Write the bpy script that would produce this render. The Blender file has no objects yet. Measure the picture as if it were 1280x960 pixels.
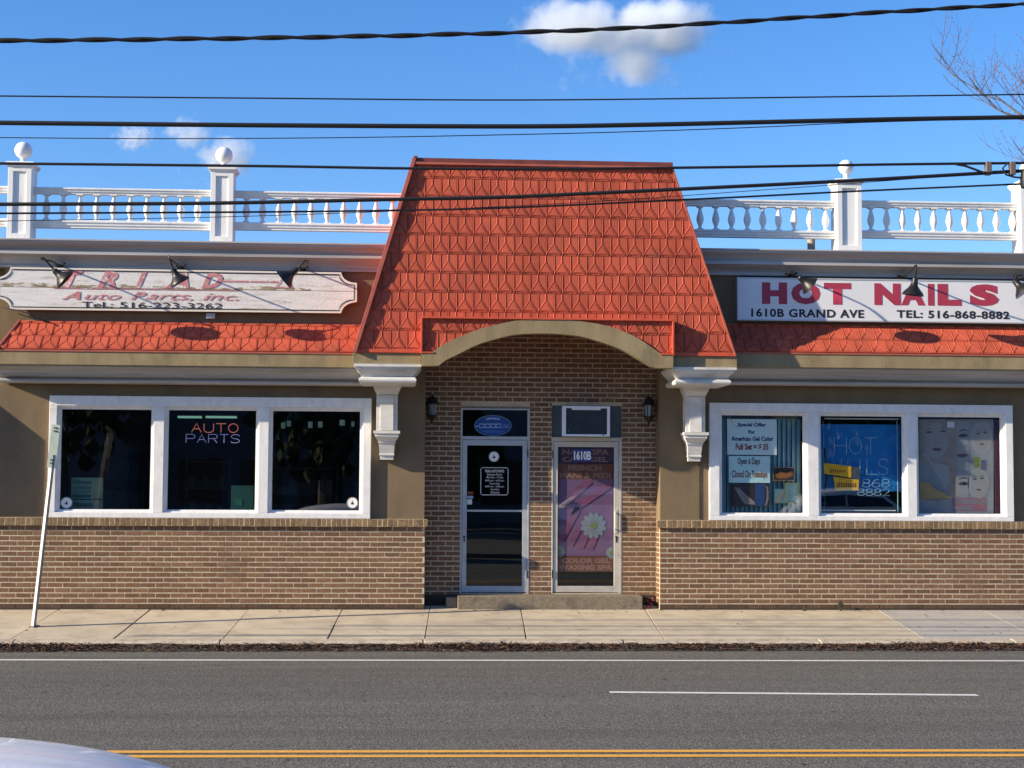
import bpy, bmesh, math, random
from mathutils import Vector, Matrix, noise
random.seed(7)
PI = math.pi
SC = bpy.context.scene
COL = SC.collection

# ---------------------------------------------------------------- camera
CAM_D, CAM_H, YAW, PITCH, ROLL, FPX = 20.9161, 1.75, 0.0615611, 0.0625802, 0.0057789, 1922.0
_fwd = Vector((math.sin(YAW)*math.cos(PITCH), math.cos(YAW)*math.cos(PITCH), math.sin(PITCH)))
_r0 = Vector((math.cos(YAW), -math.sin(YAW), 0)); _u0 = _r0.cross(_fwd)
_right = _r0*math.cos(ROLL) + _u0*math.sin(ROLL)
_up = -_r0*math.sin(ROLL) + _u0*math.cos(ROLL)
cam = bpy.data.cameras.new('camera'); camo = bpy.data.objects.new('camera', cam); COL.objects.link(camo)
cam.sensor_width = 36.0; cam.lens = 36.0*FPX/1280.0
cam.clip_start = 0.1; cam.clip_end = 6000
camo.matrix_world = Matrix(((_right.x, _up.x, -_fwd.x, 0), (_right.y, _up.y, -_fwd.y, -CAM_D),
                            (_right.z, _up.z, -_fwd.z, CAM_H), (0, 0, 0, 1)))
SC.camera = camo

# ---------------------------------------------------------------- sky, sun, exposure
SUN = Vector((1.0, 0.278, -0.39)).normalized()          # direction the light travels
elev = math.asin(-SUN.z); az = math.atan2(-SUN.x, -SUN.y)  # azimuth of the sun from +Y towards +X
W = bpy.data.worlds.new('World'); SC.world = W; W.use_nodes = True
nt = W.node_tree; nt.nodes.clear()
sky = nt.nodes.new('ShaderNodeTexSky'); sky.sky_type = 'NISHITA'; sky.sun_disc = False
sky.sun_elevation = elev; sky.sun_rotation = az % (2*PI)
sky.altitude = 0; sky.air_density = 1.0; sky.dust_density = 0.3; sky.ozone_density = 3.5
hs = nt.nodes.new('ShaderNodeHueSaturation'); hs.inputs['Saturation'].default_value = 1.22
bg = nt.nodes.new('ShaderNodeBackground'); bg.inputs['Strength'].default_value = 0.1
wo = nt.nodes.new('ShaderNodeOutputWorld')
tn = nt.nodes.new('ShaderNodeMix'); tn.data_type = 'RGBA'; tn.blend_type = 'MULTIPLY'; tn.inputs[0].default_value = 1.0; tn.inputs[7].default_value = (0.97, 1.0, 1.20, 1)
nt.links.new(sky.outputs[0], hs.inputs['Color']); nt.links.new(hs.outputs[0], tn.inputs[6]); nt.links.new(tn.outputs[2], bg.inputs[0]); nt.links.new(bg.outputs[0], wo.inputs[0])
sl = bpy.data.lights.new('sun', 'SUN'); sl.energy = 5.0; sl.angle = math.radians(0.5); sl.color = (1.0, 0.865, 0.64)
so = bpy.data.objects.new('sun', sl); COL.objects.link(so)
so.rotation_euler = SUN.to_track_quat('-Z', 'Y').to_euler(); so.location = (-20, -15, 20)
SC.view_settings.view_transform = 'Standard'; SC.view_settings.look = 'None'
SC.view_settings.gamma = 1.0; SC.view_settings.exposure = 0.85
SC.cycles.volume_bounces = 8
SC.cycles.transparent_max_bounces = 16

# ---------------------------------------------------------------- survey: photo reading -> point on a known plane of the place
def _ray(x, y): return _fwd + _right*((x-640)/FPX) - _up*((y-480)/FPX)
def at(x, y, Y):
    d = _ray(x, y); t = (Y+CAM_D)/d.y
    return (t*d.x, CAM_H+t*d.z)
def aX(x, y, Y): return at(x, y, Y)[0]
def aZ(x, y, Y): return at(x, y, Y)[1]
def ground(x, y, z0):
    d = _ray(x, y); t = (z0-CAM_H)/d.z
    return (t*d.x, -CAM_D+t*d.y)

# ---------------------------------------------------------------- materials
def N(nt, t, **kw):
    n = nt.nodes.new(t)
    for k, v in kw.items(): setattr(n, k, v)
    return n
def mat(name, col, col2=None, scale=6, rough=0.8, bump=0.0, bscale=60, metal=0.0, spec=0.4, rnd=0.0,
        stain=None, stain_scale=2.0, stain_lo=0.55, stain_hi=0.7, stretch=(1,1,1), speck=None, detail=4, island=False,
        emit=None, estr=1.0, huernd=0.0, coat=0.0, pebble=None):
    m = bpy.data.materials.new(name); m.use_nodes = True; nt = m.node_tree
    bs = nt.nodes['Principled BSDF']; L = nt.links.new
    geo = N(nt, 'ShaderNodeNewGeometry'); mp = N(nt, 'ShaderNodeMapping'); mp.inputs['Scale'].default_value = stretch
    L(geo.outputs['Position'], mp.inputs['Vector'])
    cur = None
    if col2 is not None:
        nz = N(nt, 'ShaderNodeTexNoise'); nz.inputs['Scale'].default_value = scale; nz.inputs['Detail'].default_value = detail
        L(mp.outputs[0], nz.inputs['Vector'])
        rp = N(nt, 'ShaderNodeMapRange'); rp.inputs[1].default_value = 0.32; rp.inputs[2].default_value = 0.68
        L(nz.outputs['Fac'], rp.inputs[0])
        mx = N(nt, 'ShaderNodeMix', data_type='RGBA'); mx.inputs[6].default_value = (*col, 1); mx.inputs[7].default_value = (*col2, 1)
        L(rp.outputs[0], mx.inputs[0]); cur = mx.outputs[2]
    else:
        rg = N(nt, 'ShaderNodeRGB'); rg.outputs[0].default_value = (*col, 1); cur = rg.outputs[0]
    if speck:
        sc_, sc_col, lo = speck
        vz = N(nt, 'ShaderNodeTexNoise'); vz.inputs['Scale'].default_value = sc_; vz.inputs['Detail'].default_value = 2
        L(geo.outputs['Position'], vz.inputs['Vector'])
        rp = N(nt, 'ShaderNodeMapRange'); rp.inputs[1].default_value = lo; rp.inputs[2].default_value = lo+0.08
        L(vz.outputs['Fac'], rp.inputs[0])
        mx = N(nt, 'ShaderNodeMix', data_type='RGBA'); mx.inputs[7].default_value = (*sc_col, 1)
        L(rp.outputs[0], mx.inputs[0]); L(cur, mx.inputs[6]); cur = mx.outputs[2]
    if pebble:
        vz = N(nt, 'ShaderNodeTexVoronoi'); vz.inputs['Scale'].default_value = pebble[0]; L(geo.outputs['Position'], vz.inputs['Vector'])
        sp_ = N(nt, 'ShaderNodeSeparateColor'); L(vz.outputs['Color'], sp_.inputs[0])
        rp = N(nt, 'ShaderNodeMapRange'); rp.inputs[3].default_value = 1-pebble[1]; rp.inputs[4].default_value = 1+pebble[1]; L(sp_.outputs[0], rp.inputs[0])
        hv = N(nt, 'ShaderNodeHueSaturation'); L(rp.outputs[0], hv.inputs['Value']); L(cur, hv.inputs['Color']); cur = hv.outputs[0]
    if stain:
        vz = N(nt, 'ShaderNodeTexNoise'); vz.inputs['Scale'].default_value = stain_scale; vz.inputs['Detail'].default_value = 6; vz.inputs['Roughness'].default_value = 0.65
        L(mp.outputs[0], vz.inputs['Vector'])
        rp = N(nt, 'ShaderNodeMapRange'); rp.inputs[1].default_value = stain_lo; rp.inputs[2].default_value = stain_hi
        L(vz.outputs['Fac'], rp.inputs[0])
        mx = N(nt, 'ShaderNodeMix', data_type='RGBA'); mx.inputs[7].default_value = (*stain, 1)
        L(rp.outputs[0], mx.inputs[0]); L(cur, mx.inputs[6]); cur = mx.outputs[2]
    if rnd or huernd:
        if island: rs = geo.outputs['Random Per Island']
        else:
            oi = N(nt, 'ShaderNodeObjectInfo'); rs = oi.outputs['Random']
        h = N(nt, 'ShaderNodeHueSaturation')
        rp = N(nt, 'ShaderNodeMapRange'); rp.inputs[3].default_value = 1-rnd; rp.inputs[4].default_value = 1+rnd
        L(rs, rp.inputs[0]); L(rp.outputs[0], h.inputs['Value'])
        if huernd:
            m2 = N(nt, 'ShaderNodeMath', operation='MULTIPLY'); m2.inputs[1].default_value = 17.3; L(rs, m2.inputs[0])
            m3 = N(nt, 'ShaderNodeMath', operation='FRACT'); L(m2.outputs[0], m3.inputs[0])
            rp = N(nt, 'ShaderNodeMapRange'); rp.inputs[3].default_value = 0.5-huernd; rp.inputs[4].default_value = 0.5+huernd
            L(m3.outputs[0], rp.inputs[0]); L(rp.outputs[0], h.inputs['Hue'])
        L(cur, h.inputs['Color']); cur = h.outputs[0]
    L(cur, bs.inputs['Base Color'])
    bs.inputs['Roughness'].default_value = rough; bs.inputs['Metallic'].default_value = metal
    bs.inputs['Specular IOR Level'].default_value = spec
    if coat: bs.inputs['Coat Weight'].default_value = coat
    if bump:
        bz = N(nt, 'ShaderNodeTexNoise'); bz.inputs['Scale'].default_value = bscale; bz.inputs['Detail'].default_value = 5
        L(geo.outputs['Position'], bz.inputs['Vector'])
        bp = N(nt, 'ShaderNodeBump'); bp.inputs['Strength'].default_value = min(1.0, bump); bp.inputs['Distance'].default_value = 0.01
        L(bz.outputs['Fac'], bp.inputs['Height']); L(bp.outputs[0], bs.inputs['Normal'])
    if emit:
        bs.inputs['Emission Color'].default_value = (*emit, 1); bs.inputs['Emission Strength'].default_value = estr
    return m

def glass_mat(name, refl=0.08, tint=(1,1,1), rough=0.0, wav=0.0):
    m = bpy.data.materials.new(name); m.use_nodes = True; nt = m.node_tree; nt.nodes.clear(); L = nt.links.new
    out = N(nt, 'ShaderNodeOutputMaterial'); mx = N(nt, 'ShaderNodeMixShader')
    tr = N(nt, 'ShaderNodeBsdfTransparent'); tr.inputs[0].default_value = (*tint, 1)
    gl = N(nt, 'ShaderNodeBsdfGlossy'); gl.inputs['Roughness'].default_value = rough
    fr = N(nt, 'ShaderNodeFresnel'); fr.inputs[0].default_value = 1.5
    ad = N(nt, 'ShaderNodeMath', operation='ADD'); ad.use_clamp = True; ad.inputs[1].default_value = refl-0.04
    L(fr.outputs[0], ad.inputs[0])
    gg = N(nt, 'ShaderNodeNewGeometry'); iv = N(nt, 'ShaderNodeMath', operation='SUBTRACT'); iv.inputs[0].default_value = 1; L(gg.outputs['Backfacing'], iv.inputs[1])
    mm_ = N(nt, 'ShaderNodeMath', operation='MULTIPLY'); L(ad.outputs[0], mm_.inputs[0]); L(iv.outputs[0], mm_.inputs[1]); L(mm_.outputs[0], mx.inputs[0]); L(tr.outputs[0], mx.inputs[1]); L(gl.outputs[0], mx.inputs[2]); L(mx.outputs[0], out.inputs[0])
    if wav:
        geo = N(nt, 'ShaderNodeNewGeometry'); nz = N(nt, 'ShaderNodeTexNoise'); nz.inputs['Scale'].default_value = 1.6; nz.inputs['Detail'].default_value = 1
        L(geo.outputs['Position'], nz.inputs['Vector'])
        bp = N(nt, 'ShaderNodeBump'); bp.inputs['Strength'].default_value = wav; bp.inputs['Distance'].default_value = 0.02
        L(nz.outputs['Fac'], bp.inputs['Height']); L(bp.outputs[0], gl.inputs['Normal'])
    return m

M = {}
M['brick'] = mat('brick_clay', (0.218,0.125,0.072), (0.155,0.087,0.050), scale=25, rough=0.9, bump=0.5, bscale=120, rnd=0.20, huernd=0.006, spec=0.2)
M['brick_loose'] = mat('brick_clay_joined', (0.218,0.125,0.072), (0.155,0.087,0.050), scale=25, rough=0.9, bump=0.5, bscale=120, rnd=0.20, huernd=0.006, island=True, spec=0.2)
M['mortar'] = mat('mortar', (0.57,0.475,0.345), (0.45,0.375,0.27), scale=12, rough=0.95, bump=0.5, bscale=150, stain=(0.24,0.19,0.14), stain_scale=1.1, stain_lo=0.55, stain_hi=0.75)
M['rowlock'] = mat('rowlock_brick', (0.27,0.175,0.09), (0.18,0.115,0.06), scale=25, rough=0.9, bump=0.5, bscale=120, rnd=0.25, spec=0.2)
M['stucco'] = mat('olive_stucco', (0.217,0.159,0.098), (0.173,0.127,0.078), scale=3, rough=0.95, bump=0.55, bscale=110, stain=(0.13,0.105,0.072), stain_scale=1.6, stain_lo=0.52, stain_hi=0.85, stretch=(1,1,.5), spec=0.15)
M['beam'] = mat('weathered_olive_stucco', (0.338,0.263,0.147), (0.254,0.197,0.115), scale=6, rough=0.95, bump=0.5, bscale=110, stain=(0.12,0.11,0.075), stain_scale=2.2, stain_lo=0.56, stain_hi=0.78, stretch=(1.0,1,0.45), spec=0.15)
M['white'] = mat('white_vinyl', (0.83,0.82,0.80), (0.74,0.735,0.72), scale=4, rough=0.5, bump=0.04, bscale=40, stain=(0.52,0.50,0.47), stain_scale=7, stain_lo=0.60, stain_hi=0.78, stretch=(1.6,1,.35))
M['frame'] = mat('white_painted_wood', (0.80,0.79,0.78), (0.70,0.69,0.68), scale=14, rough=0.6, bump=0.2, bscale=60, stain=(0.46,0.43,0.38), stain_scale=4, stain_lo=0.63, stain_hi=0.8, stretch=(1,1,.5))
M['trimwhite'] = mat('dirty_white_moulding', (0.72,0.70,0.67), (0.55,0.53,0.50), scale=5, rough=0.65, bump=0.1, bscale=60, stain=(0.30,0.28,0.25), stain_scale=3, stain_lo=0.56, stain_hi=0.8, stretch=(.5,1,1.6))
M['cornice'] = mat('metal_cornice', (0.47,0.455,0.45), (0.39,0.375,0.37), scale=3, rough=0.45, bump=0.03, bscale=30, stain=(0.25,0.23,0.215), stain_scale=4.0, stain_lo=0.46, stain_hi=0.75, stretch=(.12,1,4))
M['tile'] = mat('red_metal_shingle', (0.508,0.097,0.052), (0.432,0.081,0.044), scale=3, rough=0.72, bump=0.15, bscale=70, rnd=0.13, spec=0.22, stain=(0.35,0.09,0.06), stain_scale=1.6, stain_lo=0.55, stain_hi=0.85)
M['redtrim'] = mat('red_metal_trim', (0.46,0.12,0.075), (0.36,0.09,0.06), scale=5, rough=0.5, bump=0.05)
M['redtrim_bright'] = mat('red_metal_drip_edge', (0.62,0.10,0.045), (0.5,0.08,0.04), scale=5, rough=0.5, bump=0.05)
M['browntrim'] = mat('brown_metal_ridge', (0.20,0.052,0.040), (0.14,0.04,0.03), scale=5, rough=0.5)
M['black'] = mat('black_metal', (0.008,0.008,0.008), (0.013,0.012,0.012), scale=20, rough=0.42, bump=0.03)
M['cable'] = mat('black_cable', (0.012,0.012,0.014), rough=0.6)
M['shadein'] = mat('white_enamel', (0.7,0.69,0.66), rough=0.5)
M['alu'] = mat('anodised_aluminium', (0.50,0.52,0.54), (0.42,0.44,0.46), scale=8, rough=0.45, metal=0.35, bump=0.02, stain=(0.27,0.26,0.25), stain_scale=5, stain_lo=0.6, stain_hi=0.85)
M['alu2'] = mat('warm_aluminium', (0.56,0.53,0.47), (0.48,0.45,0.40), scale=8, rough=0.5, metal=0.2, bump=0.02, stain=(0.27,0.24,0.2), stain_scale=5, stain_lo=0.6, stain_hi=0.85)
M['slate'] = mat('slate_panel', (0.075,0.095,0.12), (0.06,0.075,0.095), scale=6, rough=0.6)
M['acwhite'] = mat('offwhite_plastic', (0.80,0.82,0.84), (0.74,0.76,0.80), scale=6, rough=0.5)
M['acgrille'] = mat('dark_grille', (0.055,0.07,0.085), (0.045,0.055,0.07), scale=10, rough=0.6)
M['concrete'] = mat('pale_concrete', (0.570,0.486,0.357), (0.495,0.417,0.307), scale=2.2, rough=0.92, bump=0.45, bscale=90, rnd=0.05, speck=(190,(0.34,0.28,0.22),0.62), stain=(0.36,0.29,0.22), stain_scale=2.6, stain_lo=0.50, stain_hi=0.74, spec=0.2)
M['concrete_grey'] = mat('grey_concrete', (0.44,0.41,0.36), (0.39,0.36,0.32), scale=2.5, rough=0.92, bump=0.3, bscale=90, speck=(190,(0.30,0.27,0.24),0.62), stain=(0.32,0.29,0.25), stain_scale=2, stain_lo=0.55, stain_hi=0.8, spec=0.2)
M['curb'] = mat('worn_kerb_concrete', (0.52,0.45,0.345), (0.38,0.32,0.25), scale=9, rough=0.95, bump=0.8, bscale=60, stain=(0.14,0.11,0.085), stain_scale=5, stain_lo=0.56, stain_hi=0.72, spec=0.2)
M['step'] = mat('aggregate_step', (0.255,0.212,0.153), (0.170,0.140,0.102), scale=30, rough=0.95, bump=0.8, bscale=70, stain=(0.11,0.09,0.07), stain_scale=4, stain_lo=0.55, stain_hi=0.75, spec=0.2)
M['joint'] = mat('joint_dirt', (0.07,0.052,0.038), (0.045,0.034,0.026), scale=30, rough=1)
M['asphalt'] = mat('asphalt', (0.137,0.128,0.108), (0.101,0.095,0.081), scale=1.1, rough=0.92, bump=1.0, bscale=55, speck=(60,(0.30,0.27,0.225),0.60), stain=(0.085,0.080,0.070), stain_scale=1.6, stain_lo=0.52, stain_hi=0.85, stretch=(.07,1,1), pebble=(62,0.42), spec=0.25)
M['soil'] = mat('open_ground', (0.12,0.11,0.08), (0.08,0.075,0.05), scale=0.3, rough=1, bump=.3, bscale=8)
M['whiteline'] = mat('white_road_paint', (0.72,0.70,0.66), (0.60,0.58,0.54), scale=20, rough=0.8, stain=(0.24,0.22,0.20), stain_scale=34, stain_lo=0.58, stain_hi=0.75)
M['yellowline'] = mat('yellow_road_paint', (0.80,0.40,0.055), (0.70,0.34,0.05), scale=20, rough=0.8, stain=(0.22,0.15,0.07), stain_scale=32, stain_lo=0.62, stain_hi=0.74)
M['paper'] = mat('pale_paper', (0.750,0.850,0.850), (0.660,0.850,0.850), scale=5, rough=0.8)
M['paper2'] = mat('pale_blue_paper', (0.630,0.850,0.850), (0.540,0.840,0.850), scale=5, rough=0.8)
M['whitepaper'] = mat('white_sticker', (0.78,0.77,0.76), rough=0.6)
M['navy'] = mat('navy_print', (0.015,0.03,0.13), rough=0.7)
M['rustprint'] = mat('rust_print', (0.30,0.07,0.02), rough=0.7)
M['brownprint'] = mat('brown_print', (0.10,0.06,0.035), rough=0.7)
M['inkblack'] = mat('black_print', (0.02,0.02,0.025), rough=0.6)
M['red'] = mat('sign_red', (0.42,0.045,0.085), (0.38,0.04,0.075), scale=9, rough=0.5)
M['redfaded'] = mat('faded_sign_red', (0.52,0.17,0.19), (0.54,0.26,0.27), scale=9, rough=0.7, stain=(0.66,0.60,0.57), stain_scale=15, stain_lo=0.55, stain_hi=0.62)
M['signwhite'] = mat('sign_face_plastic', (0.78,0.78,0.79), (0.74,0.74,0.755), scale=2, rough=0.4, stain=(0.6,0.59,0.58), stain_scale=2, stain_lo=0.6, stain_hi=0.9)
M['signtrim'] = mat('sign_box_metal', (0.55,0.56,0.58), rough=0.4, metal=.3)
M['board'] = mat('weathered_painted_board', (0.76,0.74,0.72), (0.66,0.63,0.61), scale=9, rough=0.8, bump=0.3, bscale=50, stain=(0.42,0.37,0.31), stain_scale=6, stain_lo=0.56, stain_hi=0.68, stretch=(0.45,1,3.2))
M['board_rot'] = mat('peeling_board_edge', (0.40,0.33,0.22), (0.20,0.155,0.10), scale=16, rough=0.95, bump=0.7, bscale=40, stain=(0.66,0.62,0.57), stain_scale=9, stain_lo=0.50, stain_hi=0.56, stretch=(0.7,1,2))
M['boardrim'] = mat('cream_rim', (0.74,0.68,0.60), rough=0.7)
M['neonred'] = mat('neon_tube_red', (0.9,0.3,0.2), rough=0.4, emit=(1.0,0.22,0.13), estr=0.17)
M['neonblue'] = mat('neon_tube_violet', (0.4,0.4,0.7), rough=0.4, emit=(0.42,0.40,0.85), estr=0.12)
M['neonoff'] = mat('unlit_glass_tube', (0.30,0.50,0.62), rough=0.35)
M['fluoro'] = mat('fluorescent_tube', (0.5,0.8,0.7), rough=0.5, emit=(0.35,0.75,0.60), estr=0.25)
M['bluefilm'] = mat('blue_window_film', (0.006,0.216,0.527), (0.005,0.170,0.527), scale=1.5, rough=0.7)  # sky reflection of the middle salon pane put into a flat colour
M['curtain'] = mat('teal_vertical_blind', (0.264,0.506,0.606), (0.209,0.430,0.528), scale=3, rough=0.8, rnd=0.15)
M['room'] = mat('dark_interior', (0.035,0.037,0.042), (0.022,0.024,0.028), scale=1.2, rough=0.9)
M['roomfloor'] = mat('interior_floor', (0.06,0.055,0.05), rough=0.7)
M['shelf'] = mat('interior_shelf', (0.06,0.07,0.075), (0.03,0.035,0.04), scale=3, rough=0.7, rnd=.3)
M['carton'] = mat('pale_green_carton', (0.240,0.352,0.272), (0.208,0.320,0.248), scale=6, rough=0.8)
M['cartongreen'] = mat('dark_green_print', (0.01,0.13,0.085), rough=0.7)
M['teal'] = mat('teal_carton', (0.005,0.072,0.059), (0.005,0.050,0.045), scale=5, rough=0.7)
M['ovalblue'] = mat('blue_decal', (0.012,0.07,0.30), (0.01,0.055,0.25), scale=5, rough=0.5)
M['paleblue'] = mat('pale_blue_print', (0.35,0.5,0.7), rough=0.6)
M['ovaltext'] = mat('blue_print', (0.08,0.2,0.5), rough=.6)
M['lampglass'] = mat('frosted_lantern_glass', (0.22,0.25,0.28), rough=0.3)
M['galv'] = mat('painted_galvanised_post', (0.70,0.70,0.66), (0.58,0.58,0.55), scale=12, rough=0.5, metal=0.1)
M['postdark'] = mat('dark_channel_side', (0.10,0.115,0.13), rough=0.5, metal=.3)
M['signgreen'] = mat('faded_green_sign', (0.66,0.68,0.60), (0.50,0.60,0.46), scale=9, rough=0.5)
M['bark'] = mat('grey_bark', (0.130,0.104,0.092), (0.085,0.068,0.064), scale=8, rough=0.95, bump=.5, bscale=30)
M['bud'] = mat('reddish_buds', (0.17,0.06,0.05), (0.26,0.11,0.08), scale=2, rough=0.9)
M['leaf'] = mat('dead_leaves', (0.085,0.040,0.028), (0.14,0.075,0.045), scale=12, rough=0.9, rnd=0.55, island=True)
M['litter'] = mat('pale_litter', (0.55,0.50,0.42), rough=0.9, rnd=0.3, island=True)
M['weed'] = mat('dry_weed', (0.05,0.04,0.03), (0.08,0.07,0.04), scale=20, rough=1)
M['redflower'] = mat('red_scraps', (0.42,0.05,0.06), rough=.8)
M['wood'] = mat('grey_wood_pole', (0.50,0.42,0.30), (0.34,0.28,0.20), scale=10, rough=0.95, stretch=(1,1,.2))
M['clamp'] = mat('brown_clamp', (0.16,0.12,0.10), rough=.6)
M['glass'] = glass_mat('window_glass', 0.15, (0.96,0.98,0.985), wav=0.02)
M['glass2'] = glass_mat('salon_glass', 0.17, (0.97,0.985,0.99), wav=0.02)
M['paint'] = mat('silver_blue_car_paint', (0.92,0.88,0.83), rough=0.4, metal=0.0, coat=0.35)
M['carwhite'] = mat('white_car_paint', (0.82,0.82,0.80), rough=0.3, coat=1.0)
M['carglass'] = mat('dark_car_glass', (0.01,0.012,0.015), rough=0.08, spec=.8)
M['rubber'] = mat('tyre_rubber', (0.02,0.02,0.02), rough=0.8)
M['rim'] = mat('wheel_rim', (0.5,0.5,0.52), rough=0.35, metal=.8)
M['lightred'] = mat('tail_lamp_plastic', (0.5,0.02,0.02), rough=0.2)
M['lightclear'] = mat('head_lamp_plastic', (0.6,0.62,0.65), rough=0.15)
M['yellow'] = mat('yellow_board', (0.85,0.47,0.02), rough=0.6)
M['farwall'] = mat('far_shop_wall', (0.20,0.22,0.26), (0.13,0.15,0.18), scale=.6, rough=0.9)
M['farwin'] = mat('far_shop_window', (0.02,0.025,0.03), rough=0.2)
M['evergreen'] = mat('evergreen_foliage', (0.04,0.06,0.03), (0.025,0.04,0.02), scale=3, rough=1)

# ---------------------------------------------------------------- object helpers
def tag(o, label=None, cat=None, group=None, kind=None):
    if label: o['label'] = label
    if cat: o['category'] = cat
    if group: o['group'] = group
    if kind: o['kind'] = kind
    return o
def empty(name, loc, label, cat, group=None):
    o = bpy.data.objects.new(name, None); COL.objects.link(o); o.location = loc
    o.empty_display_size = 0.2
    return tag(o, label, cat, group)
def link(name, me, parent=None, loc=None):
    o = bpy.data.objects.new(name, me); COL.objects.link(o)
    if parent is not None:
        o.parent = parent
    if loc is not None: o.location = loc
    return o
def wpos(o):
    v = Vector((0,0,0))
    while o is not None:
        v += o.location; o = o.parent
    return v
class MB:
    """collects shapes, builds ONE mesh object (world coordinates in, local to parent out)"""
    def __init__(s): s.v = []; s.f = []; s.m = []; s.cur = 0
    def poly(s, pts, faces):
        b = len(s.v); s.v += [tuple(p) for p in pts]
        for f in faces: s.f.append([b+i for i in f]); s.m.append(s.cur)
        return s
    def box(s, x0, x1, y0, y1, z0, z1):
        if x0 > x1: x0, x1 = x1, x0
        if y0 > y1: y0, y1 = y1, y0
        if z0 > z1: z0, z1 = z1, z0
        return s.poly([(x0,y0,z0),(x1,y0,z0),(x1,y1,z0),(x0,y1,z0),(x0,y0,z1),(x1,y0,z1),(x1,y1,z1),(x0,y1,z1)],
                      [(0,3,2,1),(4,5,6,7),(0,1,5,4),(1,2,6,5),(2,3,7,6),(3,0,4,7)])
    def extr(s, pts, d):
        """closed polygon pts extruded by vector d"""
        n = len(pts); d = Vector(d); P = [Vector(p) for p in pts]; Q = [p+d for p in P]
        fs = [tuple(range(n)), tuple(range(2*n-1, n-1, -1))] + [(i, n+i, n+(i+1) % n, (i+1) % n) for i in range(n)]
        return s.poly(P+Q, fs)
    def profX(s, prof, x0, x1):           # prof: list of (y,z)
        return s.extr([(x0, y, z) for y, z in prof], (x1-x0, 0, 0))
    def profXZ(s, prof, y0, y1):          # prof: list of (x,z)
        return s.extr([(x, y0, z) for x, z in prof], (0, y1-y0, 0))
    def lathe(s, c, prof, n=16, axis=None):
        """prof: list of (r, h); axis default Z"""
        c = Vector(c); az = Vector(axis).normalized() if axis else Vector((0,0,1))
        ax = az.orthogonal().normalized(); ay = az.cross(ax)
        pts = []; fs = []
        for r, h in prof:
            for k in range(n):
                a = 2*PI*k/n; pts.append(c+az*h+(ax*math.cos(a)+ay*math.sin(a))*r)
        for i in range(len(prof)-1):
            for k in range(n):
                a, b = i*n+k, i*n+(k+1) % n; fs.append((a, b, b+n, a+n))
        fs.append(tuple(range(n-1, -1, -1))); fs.append(tuple((len(prof)-1)*n+k for k in range(n)))
        return s.poly(pts, fs)
    def tube(s, path, r, n=8, closed=False):
        P = [Vector(p) for p in path]; R = r if isinstance(r, (list, tuple)) else [r]*len(P)
        pts = []; fs = []; m = len(P); prev = None
        for i, p in enumerate(P):
            t = (P[(i+1) % m]-P[i-1]) if closed else ((P[i+1] if i < m-1 else p)-(P[i-1] if i else p))
            if t.length < 1e-9: t = Vector((0,0,1))
            t.normalize()
            if prev is None: u = t.orthogonal().normalized()
            else:
                u = prev-t*prev.dot(t)
                u = u.normalized() if u.length > 1e-6 else t.orthogonal().normalized()
            prev = u; w = t.cross(u)
            for k in range(n):
                a = 2*PI*k/n; pts.append(p+(u*math.cos(a)+w*math.sin(a))*R[i])
        for i in range(m if closed else m-1):
            j = (i+1) % m
            for k in range(n): fs.append((i*n+k, i*n+(k+1) % n, j*n+(k+1) % n, j*n+k))
        if not closed:
            fs.append(tuple(range(n-1, -1, -1))); fs.append(tuple((m-1)*n+k for k in range(n)))
        return s.poly(pts, fs)
    def mesh(s, name, mats, off=Vector((0,0,0)), smooth=False):
        me = bpy.data.meshes.new(name)
        me.from_pydata([(a[0]-off[0], a[1]-off[1], a[2]-off[2]) for a in s.v], [], s.f)
        for m in (mats if isinstance(mats, (list, tuple)) else [mats]): me.materials.append(m)
        if isinstance(mats, (list, tuple)): me.polygons.foreach_set('material_index', s.m)
        bm = bmesh.new(); bm.from_mesh(me); bmesh.ops.recalc_face_normals(bm, faces=bm.faces); bm.to_mesh(me); bm.free()
        if smooth:
            me.polygons.foreach_set('use_smooth', [True]*len(me.polygons))
            try: me.set_sharp_from_angle(angle=math.radians(38))
            except Exception: pass
        return me
    def build(s, name, mats, parent=None, smooth=False, bevel=0, origin=None):
        off = wpos(parent) if parent is not None else Vector((0,0,0))
        if origin is not None: off = Vector(origin)
        o = link(name, s.mesh(name, mats, off, smooth), parent)
        if origin is not None: o.location = Vector(origin)-(wpos(parent) if parent is not None else Vector((0,0,0)))
        if bevel:
            b = o.modifiers.new('bevel', 'BEVEL'); b.width = bevel; b.segments = 2; b.limit_method = 'ANGLE'; b.angle_limit = math.radians(40)
        return o
def text(body, x0, x1, z0, z1, Y, m, parent, bold=0.0, shear=0.0, name='lettering', depth=0.002, label=None, space=1.0, tubes=0):
    cu = bpy.data.curves.new('txt', 'FONT'); cu.body = body; cu.offset = bold; cu.shear = shear; cu.extrude = 0.0; cu.space_character = space
    cu.resolution_u = 3
    ob = bpy.data.objects.new('txt', cu)
    me = bpy.data.meshes.new_from_object(ob)
    co = [v.co.copy() for v in me.vertices]
    ax0 = min(c.x for c in co); ax1 = max(c.x for c in co); ay0 = min(c.y for c in co); ay1 = max(c.y for c in co)
    off = wpos(parent)
    for v in me.vertices:
        c = v.co
        v.co = Vector((x0+(c.x-ax0)/(ax1-ax0)*(x1-x0), Y, z0+(c.y-ay0)/(ay1-ay0)*(z1-z0)))-off
    me.materials.clear(); me.materials.append(m)
    bpy.data.objects.remove(ob); bpy.data.curves.remove(cu)
    o = link(name, me, parent)
    if label: o['label'] = label
    return o
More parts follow.
